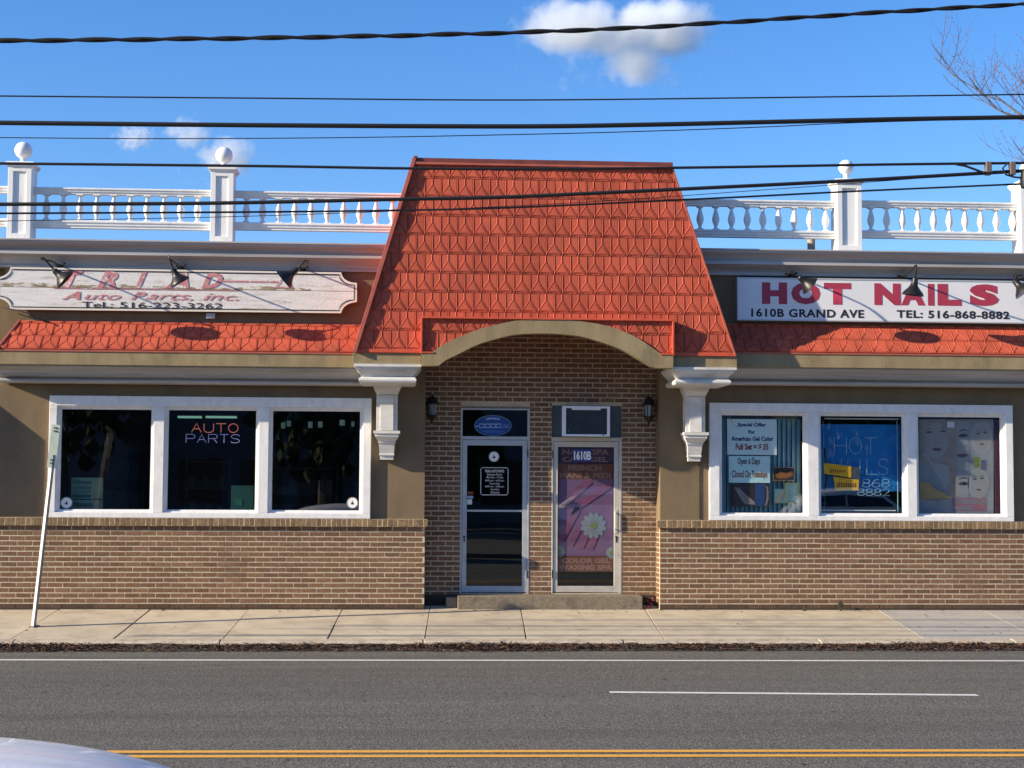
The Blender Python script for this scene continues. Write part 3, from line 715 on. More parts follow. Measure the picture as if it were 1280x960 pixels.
def lay_tiles(parent, origin, up, rows, x0f, x1f, clip=None, stagger=0.0, skip=None, zlim=None):
    """origin: foot of row 0 at x=0 ; up: unit vector up the slope (in YZ)"""
    up = Vector(up).normalized(); nrm = Vector((0, -up.z, up.y))   # outward (towards the street)
    R = Matrix(((1,0,0),(0,-nrm.y,up.y),(0,-nrm.z,up.z))).to_4x4()
    off = wpos(parent)
    for r in range(rows):
        base = Vector(origin)+up*(r*TH)
        xa, xb = x0f(r), x1f(r)
        k0 = math.floor((xa-stagger)/TW)-1
        k = k0
        while True:
            xc = stagger+(k+.5)*TW+(r % 2)*TW/2; k += 1
            if xc-TW/2 > xb: break
            if xc+TW/2 < xa: continue
            if skip and skip(xc, base, r): continue
            T = Matrix.Translation(base+Vector((xc,0,0))) @ R
            cuts = []
            if clip:
                for (co, no) in clip:
                    corners = [T @ Vector((sx*TW/2, 0, sz)) for sx in (-1,1) for sz in (0, TH+.012)]
                    ds = [(c-co).dot(no) for c in corners]
                    if min(ds) > 0: cuts = None; break
                    if max(ds) > 0: cuts.append((co, no))
                if cuts is None: continue
            if zlim:
                zc = zlim(xc)
                if zc is not None: cuts = (cuts or [])+[zc]
            tile_n[0] += 1
            if cuts:
                bm = bmesh.new(); bm.from_mesh(SHM); bmesh.ops.transform(bm, matrix=T, verts=bm.verts)
                for (co, no) in cuts:
                    bmesh.ops.bisect_plane(bm, geom=bm.verts[:]+bm.edges[:]+bm.faces[:], plane_co=co, plane_no=no, clear_outer=True)
                if not bm.verts: bm.free(); continue
                bmesh.ops.translate(bm, verts=bm.verts, vec=-(base+Vector((xc,0,0))))
                me = bpy.data.meshes.new('shingle'); bm.to_mesh(me); bm.free(); me.materials.append(M['tile'])
                o = link('shingle', me, parent); o.location = base+Vector((xc,0,0))-off
            else:
                o = link('shingle', SHM, parent); o.location = T.to_translation()-off; o.rotation_euler = T.to_euler()
# wing roofs
def wing_roof(x0, x1, ze, label, hip_left, stag):
    ye, yt, zt = -.56, YF, ze+.44
    hx = .18 if hip_left else 0
    body = MB().poly([(x0,ye,ze),(x0,ye,ze+.012),(x0+hx,yt,zt),(x0+hx,yt,ze),(x1,ye,ze),(x1,ye,ze+.012),(x1,yt,zt),(x1,yt,ze)],
                     [(0,1,2,3),(7,6,5,4),(0,4,5,1),(1,5,6,2),(2,6,7,3),(3,7,4,0)]).build('wing_roof', M['redtrim'], B); body['label'] = label
    up = Vector((0, yt-ye, zt-ze-.012))
    clip = []
    if hip_left:
        a = Vector((x0+.02, ye, ze)); b = Vector((x0+.20, yt, zt))
        n = Vector((-(zt-ze), 0, .18)).normalized(); clip.append((a, n))
    clip.append((Vector((0, 0, zt-.012)), Vector((0,0,1))))
    lay_tiles(body, (0, ye-.004, ze+.022), up, 3, lambda r: x0, lambda r: x1, clip=clip, stagger=stag)
    MB().box(x0, x1, ye-.012, ye+.02, ze-.006, ze+.016).build('drip_edge', M['redtrim'], body)
    if hip_left:
        MB().tube([(x0+.02, ye-.02, ze+.02), (x0+.20, yt-.02, zt)], .022, 6).build('hip_trim', M['redtrim'], body)
    return body
wing_roof(aX(-5, 440, -.56), -.55, zeL, 'strip of red metal shingles under the auto parts sign', True, .02)
wing_roof(4.0, 9.3, zeR, 'strip of red metal shingles under the nail salon sign', False, .09)

# ---- mansard tower
YE, YTOP = -.84, -.60
bl = at(443, 440.5, YE); br = at(919.5, 443.5, YE); tl = at(517.5, 200.5, YTOP); tr = at(838.5, 204.5, YTOP)
ze = (bl[1]+br[1])/2; zt = (tl[1]+tr[1])/2
mx0, mx1, mt0, mt1 = bl[0], br[0], tl[0], tr[0]
zn = aZ(683, 398.5, -.95)                                   # top of the dormer box
dx0, dx1 = aX(527, 420, -.95), aX(841.5, 420, -.95)
def ym(z): return YE+(YTOP-YE)*(z-ze)/(zt-ze)
ol = [(mx0,ze),(dx0+.01,ze),(dx0+.01,zn-.01),(dx1-.01,zn-.01),(dx1-.01,ze),(mx1,ze),(mt1,zt),(mt0,zt)]
bm_ = MB(); nn_ = len(ol)
bm_.poly([(x, ym(z), z) for x, z in ol]+[(x, 1.6, z) for x, z in ol],
         [(0,1,2,7),(2,3,6,7),(3,4,5,6),(8,15,10,9),(10,15,14,11),(11,14,13,12)]+[(i, i+8, (i+1) % 8+8, (i+1) % 8) for i in range(8)])
man = bm_.build('mansard_roof', M['tile'], B)
up = Vector((0, YTOP-YE, zt-ze)); nl = Vector((-(zt-ze), 0, mt0-mx0)).normalized(); nr = Vector(((zt-ze), 0, mx1-mt1)).normalized()
def skip_m(xc, base, r):
    return base.z+TH < zn-.02 and dx0+TW/2 < xc < dx1-TW/2
lay_tiles(man, (0, YE-.004, ze+.03), up, 11, lambda r: mx0, lambda r: mx1,
          clip=[(Vector((mx0+.02, 0, ze)), nl), (Vector((mx1-.02, 0, ze)), nr), (Vector((0,0,zt-.02)), Vector((0,0,1)))], stagger=aX(497.5, 430, YE)-TW/2, skip=skip_m)
def strip(a, b, w, out, name, m, parent):
    """flat trim from a to b lying on the front, w wide, out proud"""
    a = Vector(a); b = Vector(b); t = (b-a).normalized(); n = Vector((-t.z, 0, t.x)).normalized()*w/2
    P = [a-n, a+n, b+n, b-n]
    return MB().extr([p+Vector((0,-out,0)) for p in P], (0, out+.02, 0)).build(name, m, parent, bevel=.003)
strip((mx0+.005, YE, ze-.01), (mt0+.005, YTOP, zt+.01), .05, .075, 'hip_trim', M['redtrim'], man)
strip((mx1-.005, YE, ze-.01), (mt1-.005, YTOP, zt+.01), .026, .035, 'hip_trim', M['redtrim'], man)
MB().box(mt0-.03, mt1+.02, YTOP-.05, YTOP+.12, zt-.035, zt+.018).build('ridge_cap', M['browntrim'], man, bevel=.004)
MB().tube([(mt0+.0, YTOP-.05, zt+.012), (mt0+.05, YTOP-.05, zt+.016)], .028, 8).build('ridge_end', M['browntrim'], man)
MB().box(mt0-.01, mt1+.005, YTOP-.075, YTOP-.0, zt-.075, zt-.042).build('ridge_flashing', M['redtrim'], man, bevel=.003)
for (a, b) in ((mx0, dx0), (dx1, mx1)):
    MB().box(a, b, YE-.028, YE+.02, ze-.012, ze+.034).build('drip_edge', M['redtrim_bright'], man, bevel=.004)
# beams of the tower beside the arch
zbm = (aZ(484, 455.5, YE)+aZ(880, 458.5, YE))/2
YA = -.95                                                    # arch and dormer front
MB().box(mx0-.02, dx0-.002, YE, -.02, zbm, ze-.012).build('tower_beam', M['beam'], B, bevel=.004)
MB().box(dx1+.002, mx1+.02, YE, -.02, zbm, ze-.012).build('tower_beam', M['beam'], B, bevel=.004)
# arch band, from readings of its outer and inner edge
outer = [(527,441.2),(541.5,440),(552.5,431.5),(577,420),(602.5,410.5),(640,401.5),(660,399.5),(683,399),(705,399.3),(722,401),(760,407.5),(795,421.5),(825,441.5),(841.5,443.5)]
inner = [(527,457.5),(548.5,457),(557.5,450),(577,440.5),(596,431),(615,425),(640,418.8),(662,417),(690,417),(712,418.5),(733,422),(770,434),(795,446.5),(817.5,460),(841.5,460)]
def smooth_curve(pts, a, b, n=28):
    # Catmull-Rom through the curved part, corners kept
    core = pts[a:b+1]; out = pts[:a]
    for i in range(len(core)-1):
        p0 = core[max(i-1,0)]; p1 = core[i]; p2 = core[i+1]; p3 = core[min(i+2,len(core)-1)]
        for k in range(4):
            t = k/4
            out.append(tuple(.5*((2*p1[j])+(-p0[j]+p2[j])*t+(2*p0[j]-5*p1[j]+4*p2[j]-p3[j])*t*t+(-p0[j]+3*p1[j]-3*p2[j]+p3[j])*t**3) for j in (0,1)))
    return out+pts[b:]
oc = [at(x, y, YA) for x, y in smooth_curve(outer, 1, 12)]; ic = [at(x, y, YA) for x, y in smooth_curve(inner, 1, 13)]
ic[0] = (dx0, ic[0][1]); oc[0] = (dx0, oc[0][1]); ic[-1] = (dx1, ic[-1][1]); oc[-1] = (dx1, oc[-1][1])
def resample(c, n=61):
    L = [0]
    for i in range(1, len(c)): L.append(L[-1]+math.dist(c[i], c[i-1]))
    out = []
    for k in range(n):
        s = L[-1]*k/(n-1); i = 1
        while i < len(L)-1 and L[i] < s: i += 1
        t = (s-L[i-1])/(L[i]-L[i-1]); out.append((c[i-1][0]+(c[i][0]-c[i-1][0])*t, c[i-1][1]+(c[i][1]-c[i-1][1])*t))
    return out
oc_, ic_ = resample(oc), resample(ic)
ab = MB(); n = len(oc_); pts = []
YV = YA+.16
for (x, z) in oc_: pts.append((x, YA, z))
for (x, z) in ic_: pts.append((x, YA, z))
for (x, z) in oc_: pts.append((x, YV, z))
for (x, z) in ic_: pts.append((x, YV, z))
fs = []
for i in range(n-1):
    fs += [(i, i+1, n+i+1, n+i), (2*n+i, 3*n+i, 3*n+i+1, 2*n+i+1), (i, 2*n+i, 2*n+i+1, i+1), (n+i, n+i+1, 3*n+i+1, 3*n+i)]
fs += [(0, n, 3*n, 2*n), (n-1, 3*n-1, 4*n-1, 2*n-1)]
ab.poly(pts, fs); arch = ab.build('arch', M['beam'], B); arch['label'] = 'olive stucco segmental arch over the doors'
# soffit fill above the arch inside the tower
# dormer box: side cheeks, top, recessed tile panel
dor = MB()
yd = -.905
def oz_at(x):
    for i in range(n-1):
        if oc_[i][0] <= x <= oc_[i+1][0]:
            t = (x-oc_[i][0])/(oc_[i+1][0]-oc_[i][0]+1e-9); return oc_[i][1]+t*(oc_[i+1][1]-oc_[i][1])
    return ze
panel = [(dx0+.01, oz_at(dx0)-.02)]+[(x, z-.03) for x, z in oc_[1:-1] if z-.03 < zn-.03]+[(dx1-.01, oz_at(dx1)-.02), (dx1-.01, zn-.01), (dx0+.01, zn-.01)]
segs = []
pm = MB()
for i in range(n-1):
    (xa, za), (xb, zb_) = oc_[i], oc_[i+1]
    if xb-xa < .002: continue
    za2, zb2 = min(za-.03, zn-.012), min(zb_-.03, zn-.012)
    pm.poly([(xa,yd,za2),(xb,yd,zb2),(xb,yd,zn-.01),(xa,yd,zn-.01)], [(0,1,2,3)])
dorm = pm.build('dormer_panel', M['tile'], B); dorm['label'] = 'recessed shingle panel round the top of the arch'
def zl_(xc):
    a, b = xc-TW/2, xc+TW/2
    za, zb_ = oz_at(max(a,dx0))-.04, oz_at(min(b,dx1))-.04
    t = Vector((b-a, 0, zb_-za)).normalized(); nrm = Vector((t.z, 0, -t.x))
    return (Vector((a, 0, za)), nrm)
lay_tiles(dorm, (0, yd-.002, aZ(540, 441, YA)+.012), (0, .0, 1), 2, lambda r: dx0, lambda r: dx1,
          clip=[(Vector((dx0+.012, 0, ze)), Vector((-1,0,0))), (Vector((dx1-.012, 0, ze)), Vector((1,0,0))), (Vector((0,0,zn-.012)), Vector((0,0,1)))], stagger=aX(556.5, 430, YE)-TW/2,
          skip=lambda xc, base, r: min(oz_at(max(xc-TW/2,dx0)), oz_at(min(xc+TW/2,dx1))) > base.z+TH or base.z > zn-.02, zlim=zl_)
tz0, tz1 = oz_at(dx0+.01), oz_at(dx1-.01)
MB().box(dx0-.002, dx1+.002, -.962, -.60, zn-.012, zn+.014).build('dormer_trim', M['redtrim_bright'], dorm, bevel=.003)
MB().box(dx0-.014, dx0+.012, -.962, -.75, tz0-.01, zn-.012).build('dormer_trim', M['redtrim_bright'], dorm, bevel=.003)
MB().box(dx1-.012, dx1+.014, -.962, -.75, tz1-.01, zn-.012).build('dormer_trim', M['redtrim_bright'], dorm, bevel=.003)
MB().box(dx0+.012, dx0+.16, -.962, -.9, tz0-.004, tz0+.016).box(dx1-.17, dx1-.012, -.962, -.9, tz1-.004, tz1+.016).build('dormer_trim', M['redtrim_bright'], dorm, bevel=.003)
# fills that close the tower underside beside and above the arch
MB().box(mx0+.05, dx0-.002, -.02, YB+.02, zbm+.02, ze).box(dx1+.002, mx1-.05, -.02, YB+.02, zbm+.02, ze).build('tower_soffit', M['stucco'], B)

# ---- consoles under the tower
def rings(mb, cx, lst, yback=.02):
    """lst of (z, halfwidth, yfront), top to bottom"""
    pts = []; fs = []
    for (z, hw, yf) in lst: pts += [(cx-hw, yback, z), (cx-hw, yf, z), (cx+hw, yf, z), (cx+hw, yback, z)]
    for i in range(len(lst)-1):
        for k in range(4): fs.append((4*i+k, 4*i+(k+1) % 4, 4*i+4+(k+1) % 4, 4*i+4+k))
    fs += [(0,1,2,3), tuple(4*(len(lst)-1)+k for k in (3,2,1,0))]
    mb.poly(pts, fs)
def console(cpx, spx, ytop, label, dy):
    """cpx: capital left/right reading at top, spx: shaft left/right readings"""
    Zr = lambda y, Y: aZ((spx[0]+spx[1])/2, y+dy, Y)
    e = bpy.data.objects.new('console', None)
    xa, xb = aX(cpx[0], 460, YE), aX(cpx[1], 460, YE); cx = (xa+xb)/2; hw = (xb-xa)/2
    mb = MB(); z = zbm-.001
    H = z-Zr(479.5, -.7)
    f = lambda t: z-H*t
    rings(mb, cx, [(f(0), hw, YE-.03), (f(.14), hw, YE-.03), (f(.17), hw-.02, YE-.015), (f(.30), hw-.035, YE), (f(.45), hw-.075, YE+.04), (f(.62), hw-.105, YE+.075), (f(.66), hw-.115, YE+.09),
                   (f(.68), hw-.085, YE+.06), (f(.76), hw-.065, YE+.045), (f(.86), hw-.062, YE+.042), (f(.96), hw-.075, YE+.055), (f(1), hw-.095, YE+.08)])
    con = mb.build('console', M['trimwhite'], B, smooth=False); con['label'] = label
    sx0, sx1 = aX(spx[0], 510, -.2), aX(spx[1], 510, -.2); sc = (sx0+sx1)/2; sw = (sx1-sx0)/2
    mb = MB(); yb0 = -.20
    Z = lambda y: Zr(y, yb0)
    rings(mb, sc, [(Z(479.6), sw+.055, yb0-.13), (Z(482.5), sw+.055, yb0-.13), (Z(483.5), sw+.040, yb0-.11), (Z(487), sw+.03, yb0-.09), (Z(491), sw+.008, yb0-.05), (Z(493), sw, yb0-.03), (Z(493.2), sw-.004, yb0)])
    mb.build('console_capital', M['trimwhite'], con)
    mb = MB(); rings(mb, sc, [(Z(493.2), sw, yb0), (Z(539), sw, yb0)])
    p0 = sw*.62
    mb.box(sc-p0, sc+p0, yb0-.022, yb0+.01, Z(538), Z(494))
    mb.build('console_shaft', M['trimwhite'], con, bevel=.003)
    mb = MB(); rings(mb, sc, [(Z(538.5), sw+.035, yb0-.08), (Z(542), sw+.035, yb0-.08), (Z(543), sw+.015, yb0-.055), (Z(545.5), sw+.018, yb0-.06), (Z(548), sw+.0, yb0-.03), (Z(552), sw-.028, yb0+.02), (Z(553), sw-.022, yb0+.015),
                              (Z(555), sw-.035, yb0+.035), (Z(567), sw-.045, yb0+.075), (Z(567.5), sw-.04, yb0+.065), (Z(569), sw-.04, yb0+.065), (Z(569.5), sw-.05, yb0+.085), (Z(574.5), sw-.052, yb0+.095)])
    mb.build('console_foot', M['trimwhite'], con)
console((442,526.5), (470.5,497), 457, 'white moulded console left of the doors', 0)
console((839,920.5), (857,881.5), 459, 'white moulded console right of the doors', 2.0)
# unseen panel added beyond the left edge, shaped to shade the left stucco
bx = aX(-62, 520, 0)
MB().extr([(bx,.02,Z_LEDGE), (bx,-.335,Z_LEDGE+.50), (bx,-.335,aZ(57,552,0)+.50), (bx,.02,aZ(-62,470,0)+.1)], (-.3,0,0)).build('corner_bracket', M['stucco'], B)

# ---- doors
def box_frame(mb, x0, x1, z0, z1, y0, y1, l, r, b, t):
    mb.box(x0, x0+l, y0, y1, z0, z1).box(x1-r, x1, y0, y1, z0, z1).box(x0+l, x1-r, y0, y1, z0, z0+b).box(x0+l, x1-r, y0, y1, z1-t, z1)
    return mb
def door_unit(D, ztr, m, gm, label, transom, midbar, handle_left):
    x0, x1, z0, z1 = D
    Yf = YB-.005
    fr = MB(); f = .035
    if transom:
        fr.box(x0, x0+f*.6, Yf, Yf+.09, z0, z1).box(x1-f*.8, x1, Yf, Yf+.09, z0, z1).box(x0+f*.6, x1-f*.8, Yf, Yf+.09, z1-.02, z1).box(x0+f*.6, x1-f*.8, Yf-.002, Yf+.09, ztr-.0, ztr+.045)
    else:
        fr.box(x0, x0+f*.6, Yf, Yf+.09, z0, ztr+.03).box(x1-f*1.1, x1, Yf, Yf+.09, z0, ztr+.03).box(x0+f*.6, x1-f*1.1, Yf, Yf+.09, ztr, ztr+.03)
    fo = fr.build('door_frame', m, B, bevel=.003); fo['label'] = label+' frame'
    if transom: MB().box(x0+f*.6, x1-f*.8, Yf+.04, Yf+.046, ztr+.045, z1-.02).build('pane', gm, fo)
    # leaf
    a, b = x0+f*.6+.004, x1-(f*.8 if transom else f*1.1)-.004; zt_ = ztr-.006; z0 = z0+.012
    st = .062
    lf_ = MB(); box_frame(lf_, a, b, z0, zt_, Yf+.012, Yf+.055, st, st, .085, .075)
    if midbar: lf_.box(a+st, b-st, Yf+.010, Yf+.05, midbar-.014, midbar+.014)
    d = lf_.build('door', m, B, bevel=.004); d['label'] = label
    MB().box(a+st, b-st, Yf+.03, Yf+.036, z0+.085, zt_-.075).build('pane', gm, d)
    hx = a+.03 if handle_left else b-.03; s = 1 if handle_left else -1
    zh = z0+1.02
    h = MB(); h.box(hx-.016, hx+.016, Yf-.002, Yf+.013, zh-.20, zh+.12)
    h.tube([(hx+s*.02, Yf+.012, zh+.08), (hx+s*.02, Yf-.028, zh+.08), (hx+s*.02, Yf-.032, zh+.07), (hx+s*.02, Yf-.032, zh-.14), (hx+s*.02, Yf-.028, zh-.15), (hx+s*.02, Yf+.012, zh-.15)], .011, 8)
    h.build('handle', m, d)
    MB().lathe((hx, Yf-.004, zh-.26), [(.016,0),(.016,.02)], 12, (0,1,0)).box(hx-.009, hx+.009, Yf+.004, Yf+.014, zh-.33, zh-.28).build('lock', M['black'], d)
    hxx = x1-.022 if handle_left else x0+.012
    for zz in (z0+.25, zt_-.18):
        MB().tube([(hxx, Yf-.001, zz-.055), (hxx, Yf-.001, zz+.055)], .007, 8).build('hinge', M['black'], d)
    return a, b, z0, zt_
Z1 = aZ(618, 549.5, YB); Z2 = aZ(733, 551.5, YB)
d1 = door_unit(D1, Z1, M['alu'], M['glass'], 'glass door of the auto parts shop', True, aZ(618, 638.5, YB), True)
d2 = door_unit(D2, Z2, M['alu2'], M['glass'], 'glass door of the nail salon', False, None, False)
# slate infill above salon door with lintel
MB().box(D2[0]+.002, D2[1]-.002, YB+.03, YB+.1, Z2+.055, D2[3]).build('infill_panel', M['slate'], B)
MB().box(D2[0]-.01, D2[1]+.01, YB-.012, YB+.1, Z2+.03, Z2+.053).build('lintel_trim', M['alu2'], B, bevel=.003)
MB().box(D1[0]-.008, D1[1]+.06, YB-.008, YB+.02, D1[3]+.002, D1[3]+.022).build('lintel_trim', M['step'], B)

# ================================================================= THINGS ON THE FRONT
# air conditioner
ax0, ax1 = aX(703, 527, .1), aX(762.5, 527, .1); az0, az1 = aZ(733, 545.5, .1), aZ(733, 507.5, .1)
AC = empty('air_conditioner', ((ax0+ax1)/2, .1, az0), 'window air conditioner in a pale frame mounted over the nail salon door', 'air conditioner')
m_ = MB(); box_frame(m_, ax0, ax1, az0, az1, .10, .16, .05, .038, .03, .03); m_.box(ax0+.13, ax1-.13, .098, .13, az1-.055, az1-.028)
m_.box(ax0+.02, ax1-.02, .16, YB+.1, az0+.01, az1-.01)
m_.build('front_frame', M['acwhite'], AC, bevel=.004)
m_ = MB().box(ax0+.05, ax1-.038, .135, .15, az0+.03, az1-.03)
nz = 16
for i in range(nz):
    z = az0+.045+(az1-az0-.10)*i/(nz-1)
    m_.box(ax0+.055, ax1-.043, .118, .136, z-.003, z+.003)
m_.build('grille', M['acgrille'], AC)
MB().box(ax0+.085, ax0+.093, .114, .12, az0+.075, az0+.085).build('screw', M['acwhite'], AC)
MB().box(ax1-.11, ax1-.075, .095, .10, az0+.012, az0+.020).build('badge', M['inkblack'], AC)
# wall lanterns
def lantern(px, py0, py1, label):
    Y = .24; X = aX(px, 510, Y); z0, z1 = aZ(px, py1, Y), aZ(px, py0, Y); h = z1-z0
    e = empty('wall_lantern', (X, YB, z0+h*.5), label, 'lantern', 'wall lanterns either side of the doors')
    c = (X, Y, z0); f = lambda t: h*t
    MB().lathe(c, [(0.0075,f(0)),(0.0112,f(.06)),(0.0175,f(.10)),(0.0150,f(.14)),(0.0375,f(.19)),(0.0725,f(.27)),(0.0775,f(.30)),(0.0688,f(.31))], 6).build('base', M['black'], e)
    MB().lathe(c, [(0.0550,f(.31)),(0.0650,f(.66))], 6).build('lamp_glass', M['lampglass'], e)
    fr = MB()
    for k in range(6):
        a = 2*PI*k/6; fr.tube([(X+.05*math.cos(a), Y+.05*math.sin(a), z0+f(.30)), (X+.060*math.cos(a), Y+.060*math.sin(a), z0+f(.67))], .006, 5)
    fr.build('cage', M['black'], e)
    MB().lathe(c, [(0.0925,f(.66)),(0.0975,f(.69)),(0.0750,f(.76)),(0.0600,f(.86)),(0.0375,f(.92)),(0.0150,f(.94)),(0.0175,f(.97)),(0.0050,f(1))], 6).build('cap', M['black'], e)
    MB().tube([(X, YB, z0+f(.45)), (X, YB-.05, z0+f(.40)), (X, Y+.03, z0+f(.26)), (X, Y, z0+f(.24))], .010, 6).box(X-.035, X+.035, YB-.018, YB-.004, z0+f(.28), z0+f(.62)).build('wall_mount', M['black'], e)
lantern(540, 493, 530, 'black coach lantern on the brick wall left of the auto parts door')
lantern(811, 494, 532, 'black coach lantern on the brick wall right of the nail salon door')

# auto parts sign
YSG = -.25
S1 = empty('auto_parts_sign', (aX(222,361,YSG), YSG, aZ(222,390,YSG)), 'weathered wooden notched signboard reading TRIAD Auto Parts inc. with peeling upper plank', 'sign')
def sgn(x, y): return at(x, y, YSG)
def notched(ins):
    # outline going clockwise; ins in reading pixels
    i = ins; out = []
    def arc(cx, cy, r, a0, a1, n=7):
        for k in range(n):
            a = math.radians(a0+(a1-a0)*k/(n-1)); out.append((cx+r*math.cos(a), cy-r*math.sin(a)))
    L, R, = -5, 446
    yT = lambda x: 334.2+(x-15)*.0155; yB = lambda x: 386.6+(x-15)*.011
    r = 17
    # top left notch (arc centred on the corner)
    def crv(cx, cy, a0, a1):
        arc(cx, cy, r+i*.9, a0, a1)
    out.append((L+i, yT(L)+r*.75+i)); 
    for t in (0,.2,.4,.6,.8,1):
        a = t*PI/2; out.append((L+i+(18)*math.sin(a)*1.0, yT(L)+i+r*.75-(r*.75)*(1-math.cos(a))))
    out.append((L+i+18, yT(15)+i)); out.append((R-19-i, yT(R-19)+i))
    for t in (.2,.4,.6,.8,1):
        a = t*PI/2; out.append((R-19-i+(19)*(1-math.cos(a)), yT(R)+i+(r*.75)*math.sin(a)))
    out.append((R-i, yB(R)-i-r*.8))
    for t in (0,.2,.4,.6,.8,1):
        a = t*PI/2; out.append((R-i-19*math.sin(a), yB(R)-i-r*.8*math.cos(a)))
    out.append((L+i+18, yB(15)-i))
    for t in (.2,.4,.6,.8,1):
        a = t*PI/2; out.append((L+i+18*math.cos(a), yB(L)-i-r*.8*math.sin(a)))
    return out
def dedupe(p):
    o = []
    for q in p:
        if not o or math.dist(o[-1], q) > .4: o.append(q)
    if math.dist(o[0], o[-1]) < .4: o.pop()
    return o
OL = [sgn(*p) for p in dedupe(notched(0))]
zc_ = aZ(222, 361.5, YSG)
def clip_poly(p, z, above):
    o = []
    for i in range(len(p)):
        a, b = p[i], p[(i+1) % len(p)]; ia = (a[1] >= z) == above; ib = (b[1] >= z) == above
        if ia: o.append(a)
        if ia != ib:
            t = (z-a[1])/(b[1]-a[1]); o.append((a[0]+t*(b[0]-a[0]), z))
    return o
MB().profXZ(clip_poly(OL, zc_+.004, True), YSG, YSG+.05).build('upper_plank', M['board'], S1, bevel=.003)['label'] = 'weathered upper plank of the signboard'
MB().profXZ(clip_poly(OL, zc_-.002, False), YSG, YSG+.05).build('lower_plank', M['board'], S1, bevel=.003)
rot_ = MB(); rr = random.Random(9); n = 90
xa, xb = aX(2, 360, YSG), aX(388, 363, YSG); pts = []
for i in range(n+1):
    x = xa+(xb-xa)*i/n; t = i/n
    hgt = .012+.045*max(0, noise.noise(Vector((x*2.3, 1.7, 0)))+.25)+rr.uniform(0,.016)
    pts += [(x, YSG-.002, zc_+.004), (x, YSG-.002, zc_+.006+hgt)]
rot_.poly(pts, [(2*i, 2*i+2, 2*i+3, 2*i+1) for i in range(n)]); rot_.build('peeling_edge', M['board_rot'], S1)
def ribbon(p, w, Y, name, m, parent, closed=True):
    mb = MB(); P = [Vector((a[0], a[1])) for a in p]; n = len(P); a = []; 
    for i in range(n):
        t = (P[(i+1) % n]-P[i-1]).normalized(); nn = Vector((-t.y, t.x))
        a += [(P[i].x+nn.x*w/2, Y, P[i].y+nn.y*w/2), (P[i].x-nn.x*w/2, Y, P[i].y-nn.y*w/2)]
    mb.poly(a, [(2*i, 2*((i+1) % n), 2*((i+1) % n)+1, 2*i+1) for i in range(n)])
    return mb.build(name, m, parent)
ribbon([sgn(*p) for p in dedupe(notched(1.0))], .024, YSG-.003, 'rim', M['boardrim'], S1)
ribbon([sgn(*p) for p in dedupe(notched(3.0))], .014, YSG-.005, 'border_line', M['inkblack'], S1)
YT_ = YSG-.006
for ch, a, b in (('T',79,103), ('R',121,147), ('I',169,183), ('A',206,236), ('D',252,278)):
    text_px(ch, a, b, 338.6+(a-79)*.0155, 360.3, YT_, M['redfaded'], S1, bold=.045, shear=.35, name='letter')
MB().box(aX(278,352,YT_), aX(348,352,YT_), YT_, YT_+.002, aZ(310,352.8,YT_), aZ(310,350.8,YT_)).build('dash', M['redfaded'], S1)
tri = [at(x, y, YT_) for x, y in ((340,361.3),(354,342.5),(360,342.5),(369,361.3))]; tri2 = [at(x, y, YT_) for x, y in ((349.5,357.6),(356.5,347.6),(362,357.6))]
ribbon([at(x, y, YT_) for x, y in ((345,359),(356.5,343.5),(365,359.5))], .034, YT_, 'letter', M['redfaded'], S1)
MB().box(aX(66,361.5,YT_), aX(300,363,YT_), YT_-.001, YT_+.001, zc_-.012, zc_-.002).build('dash', M['redfaded'], S1)
text_px('A', 76, 100, 364.2, 374.6, YT_, M['redfaded'], S1, bold=.03, shear=.45, name='letter')
text_px('uto', 105, 151, 367.2, 374.9, YT_, M['redfaded'], S1, bold=.006, shear=.4, name='letter')
text_px('P', 163, 183, 364.8, 374.9, YT_, M['redfaded'], S1, bold=.03, shear=.45, name='letter')
text_px('arts, inc.', 182, 298, 366.3, 376.9, YT_, M['redfaded'], S1, bold=.006, shear=.4, name='letter')
text_px('Tel.: 516-223-3262', 102, 278, 378.0, 385.2, YT_, M['inkblack'], S1, bold=.006, name='letter')
# small junction box under the sign
jb = empty('junction_box', (aX(263,395,-.16), YF, aZ(263,398,-.16)), 'small grey box on the olive fascia just under the auto parts sign', 'junction box')
MB().box(aX(258,395,-.16), aX(269,395,-.16), -.20, YF, aZ(263,398.5,-.16), aZ(263,392,-.16)).build('box_body', M['signtrim'], jb, bevel=.004)
MB().box(aX(260,395,-.16), aX(267,395,-.16), -.206, -.2, aZ(263,397.5,-.16), aZ(263,393,-.16)).build('box_cover', M['alu'], jb)

# nail salon sign box
YN = -.27
n0, n1 = aX(921.5, 375, YN), aX(1296, 375, YN); nz0, nz1 = aZ(1100, 402.5, YN), aZ(1100, 348.8, YN)
S2 = empty('nail_salon_sign', ((n0+n1)/2, YN, nz0), 'white box sign reading HOT NAILS 1610B GRAND AVE in red and black letters', 'sign')
MB().box(n0+.012, n1-.012, YN+.006, YF-.0, nz0+.012, nz1-.012).build('sign_face', M['signwhite'], S2)
m_ = MB(); box_frame(m_, n0, n1, nz0, nz1, YN, YF, .022, .022, .022, .022); m_.build('sign_frame', M['signtrim'], S2, bevel=.004)
YT2 = YN+.003
for ch, a, b in (('H',952.5,984), ('O',989,1025.5), ('T',1030,1064), ('N',1093,1126), ('A',1126.5,1156.5), ('I',1160,1168), ('L',1172,1202), ('S',1212,1249)):
    d = (a-1100)*.009
    text_px(ch, a, b, 354.3+d, 381.4+d, YT2, M['red'], S2, bold=.07, name='letter')
text_px('1610B GRAND AVE', 939, 1080, 386.2, 396.8, YT2, M['inkblack'], S2, bold=.03, name='letter', space=1.1)
text_px('TEL: 516-868-8882', 1121, 1262, 388.2, 398.2, YT2, M['inkblack'], S2, bold=.03, name='letter', space=1.1)

